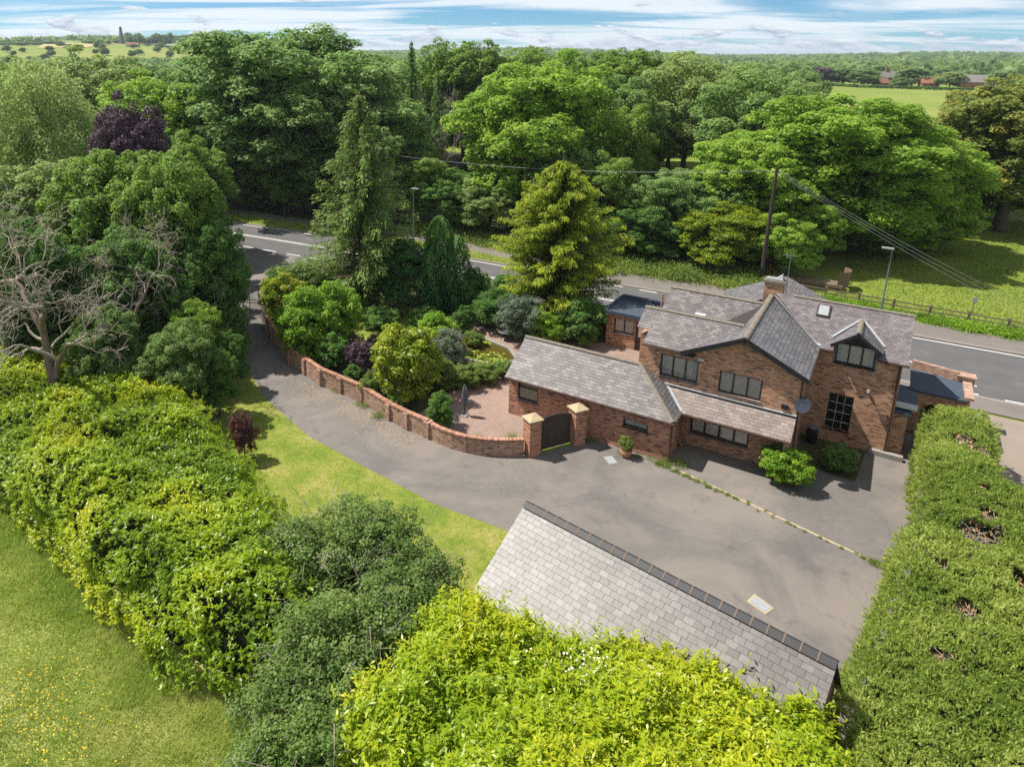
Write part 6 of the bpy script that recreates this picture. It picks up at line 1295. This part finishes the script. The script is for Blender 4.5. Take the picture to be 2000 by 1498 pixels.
    p = G(1897, 612); t = thing('marker_post', tuple(p), 'small post with a square plate standing in the paddock grass', 'post'); MB().tube([(p[0],p[1],0),(p[0]+0.05,p[1],1.0)],0.04).build('post', WOOD, t); MB().box(p[0]-0.12,p[0]+0.22,p[1]-0.06,p[1]-0.03,0.95,1.35).build('plate', LEAD, t)
    # closed parasol on the patio
    p = G(907, 812); t = thing('parasol', tuple(p), 'closed grey parasol standing on the block-paved patio', 'parasol'); MB().tube([(p[0],p[1],0.0),(p[0],p[1],2.0)],0.025).build('pole', DARKM, t)
    m = MB(); k = 12; V = []; prof = ((0.05,0.62),(0.13,0.72),(0.17,1.1),(0.12,1.7),(0.03,1.98))
    for r, z in prof:
        for j in range(k): q = 6.283*j/k; rr = r*(1.2 if j % 2 else 0.75); V.append((p[0]+rr*math.cos(q), p[1]+rr*math.sin(q), z))
    m.add(V, [(i*k+j, i*k+(j+1) % k, (i+1)*k+(j+1) % k, (i+1)*k+j) for i in range(len(prof)-1) for j in range(k)]); m.build('folded_canopy', plain('grey_canvas', (0.12,0.13,0.14), 0.8, 0.2), t); MB().box(p[0]-0.22,p[0]+0.22,p[1]-0.22,p[1]+0.22,0.015,0.08).build('base', CONC, t)
    # round metal table by the pond
    p = G(985, 664); t = thing('garden_table', tuple(p), 'small round metal garden table beside the pond', 'table'); MB().lathe((p[0],p[1],0.62), [(0.02,0.0),(0.42,0.02),(0.46,0.05),(0.43,0.05),(0.02,0.03)], 20).build('table_top', LEAD, t)
    for j in range(3): q = 2.1*j; MB().tube([(p[0]+0.05*math.cos(q),p[1]+0.05*math.sin(q),0.62),(p[0]+0.33*math.cos(q),p[1]+0.33*math.sin(q),0.01)],0.016,5).build('leg', DARKM, t)
    # pots
    p = G(1222, 892); t = thing('plant_pot', tuple(p), 'big terracotta pot with a leafy plant against the annexe wall', 'pot'); MB().lathe((p[0],p[1],0), [(0.16,0),(0.26,0.12),(0.31,0.3),(0.27,0.42),(0.31,0.46),(0.26,0.46),(0.24,0.4)], 18).build('pot', TERRA, t, smooth=False)
    o = link('plant', PROTO['greyshrub'][0], t); o.location = (0, 0, 0.38); o.scale = (0.34, 0.34, 0.34); o.material_slots[0].link = 'OBJECT'; o.material_slots[0].material = LM['weed']
    p = G(1330, 872); t = thing('plant_pot', tuple(p), 'small empty terracotta pot in the corner by the lean-to', 'pot'); MB().lathe((p[0],p[1],0), [(0.10,0),(0.18,0.26),(0.21,0.26),(0.21,0.33),(0.16,0.33),(0.14,0.2)], 16).build('pot', TERRA, t); MB().lathe((p[0],p[1],0.18), [(0.01,0),(0.15,0.0),(0.15,0.04),(0.01,0.05)], 12).build('soil', SOILM, t)
    p = G(1334, 862); t = thing('black_bin', tuple(p), 'dark box standing in the corner by the lean-to', 'box'); MB().box(p[0]-0.25,p[0]+0.3,p[1],p[1]+0.4,0,0.45).build('body', DARKM, t); MB().box(p[0]-0.28,p[0]+0.33,p[1]-0.03,p[1]+0.43,0.452,0.5).build('lid', DARKM, t)
    p = np.array([-1.75, 38.75, 0]); t = thing('water_butt', tuple(p), 'dark round water butt in the corner beside the sash window', 'water butt'); MB().lathe((p[0],p[1],0), [(0.22,0),(0.28,0.3),(0.29,0.6),(0.25,0.9)], 16).build('barrel', DARKM, t); MB().lathe((p[0],p[1],0.902), [(0.02,0.06),(0.27,0.03),(0.27,0.0)], 16).build('lid', STEEL, t)
    p = G(1023, 893); t = thing('bottle', tuple(p), 'dark bottle standing at the foot of the curved wall by the pier', 'bottle'); MB().lathe((p[0],p[1],0.012), [(0.04,0),(0.042,0.2),(0.015,0.28),(0.015,0.34)], 10).build('glass_body', BLACKT, t); MB().lathe((p[0],p[1],0.07), [(0.0435,0),(0.0435,0.1)], 10).build('paper_label', WHITE, t)
    # inspection covers, drain line
    for P, lab in ((((1178,893),(1195,890),(1207,905),(1190,908)), 'pale square inspection cover in front of the annexe'), (((1458,1175),(1473,1160),(1512,1188),(1495,1200)), 'pale framed manhole cover in the forecourt near the garage')):
        Q = [G(*q) for q in P]; c = np.mean(Q, axis=0); t = thing('manhole_cover', tuple(c), lab, 'cover', 'inspection covers in the tarmac'); MB().prism([(q[0], q[1], 0.009) for q in Q], (0, 0, 0.014)).build('frame', STONE if P[0][0] > 1400 else CONC, t); MB().prism([tuple((c+(q-c)*0.8)[:2])+(0.0235,) for q in Q], (0, 0, 0.008)).build('plate', LEAD, t)
    p, q = G(1310, 912), G(1738, 1112); t = thing('drain_channel', tuple(p), 'thin pale drainage channel crossing the forecourt', 'drain')
    for i in range(20):
        a_, b_ = p+(q-p)*(i+0.01)/20, p+(q-p)*(i+0.99)/20; MB().bar((a_[0],a_[1],0.012),(b_[0],b_[1],0.012),0.12,0.02).build('channel_section', STONE, t)
    # blossom on the front laurel, lily pads, pink roses, white magnolia flower
    g = np.random.default_rng(14)
    for (px, py_, r, n, lab) in ((1160,1302,0.42,130,'cluster of pale pink blossom in the front laurel, left'), (1272,1312,0.25,60,'cluster of pale pink blossom in the front laurel, right'), (1045,1262,0.3,26,'few white blossoms in the front laurel below the garage verge')):
        c = G(px, py_, 4.05); P = c+g.normal(size=(n, 3))*np.array([r, r, 0.1]); o = link('blossom', quads_mesh('blossom', leaf_quads(P, nrm(g.normal(size=(n, 3))*0.5+np.array([0, -0.5, 1])), 0.075, 0.07, g).reshape(-1, 3), PETALW), None, 'stuff'); tag(o, lab, 'blossom')
    P = []; 
    for (px, py_, s, n) in ((965,708,0.9,150), (905,690,0.5,40), (945,668,0.5,30)):
        c = G(px, py_); P += [c+np.array([g.normal(0, s), g.normal(0, s*0.6), g.uniform(0.03, 0.3 if px == 965 else 0.05)]) for _ in range(n)]
    P = np.array(P); o = link('water_lilies', quads_mesh('water_lilies', leaf_quads(P, nrm(g.normal(size=(len(P), 3))*0.15+np.array([0, 0, 1])), 0.24, 0.22, g, fold=0.03).reshape(-1, 3), LM['lily'], g.random(len(P))), None, 'stuff'); tag(o, 'yellow-green water lily pads crowding the pond', 'lilies')
    P = G(866, 815)+g.normal(size=(24, 3))*np.array([0.5, 0.4, 0.2])+np.array([0, 0, 0.9]); o = link('rose_flowers', quads_mesh('rose_flowers', leaf_quads(P, nrm(g.normal(size=(24, 3))+np.array([0, -1, 1])), 0.1, 0.1, g).reshape(-1, 3), PETALP), None, 'stuff'); tag(o, 'pink rose flowers over the patio edge', 'flowers')
    t = thing('magnolia_flower', tuple(G(793, 664, 3.2)), 'single large white flower near the top of the magnolia', 'flower'); m = MB()
    for j in range(7): q = 0.9*j; m.add([(0,0,0),(0.16*math.cos(q-0.4),0.16*math.sin(q-0.4),0.06),(0.26*math.cos(q),0.26*math.sin(q),0.12),(0.16*math.cos(q+0.4),0.16*math.sin(q+0.4),0.06)],[(0,1,2,3)])
    m.build('petals', WHITE, t, local=True)
PALEW = plain('grey_post', (0.24,0.22,0.20), 0.85, 0.2)
props()

# ------------------------------------------------------------------ air
def haze():
    m = bpy.data.materials.new('haze'); m.use_nodes = True; nt = m.node_tree; nt.nodes.clear(); out = nt.nodes.new('ShaderNodeOutputMaterial'); v = nt.nodes.new('ShaderNodeVolumePrincipled')
    v.inputs['Color'].default_value = (0.80, 0.90, 1.0, 1); v.inputs['Density'].default_value = 0.00011; v.inputs['Anisotropy'].default_value = 0.2
    nt.links.new(v.outputs[0], out.inputs['Volume'])
    o = MB().box(-15000, 15000, -15000, 15000, -3, 95).build('haze', m, None, 'stuff'); tag(o, 'faint summer haze over the far land', 'haze')
haze()
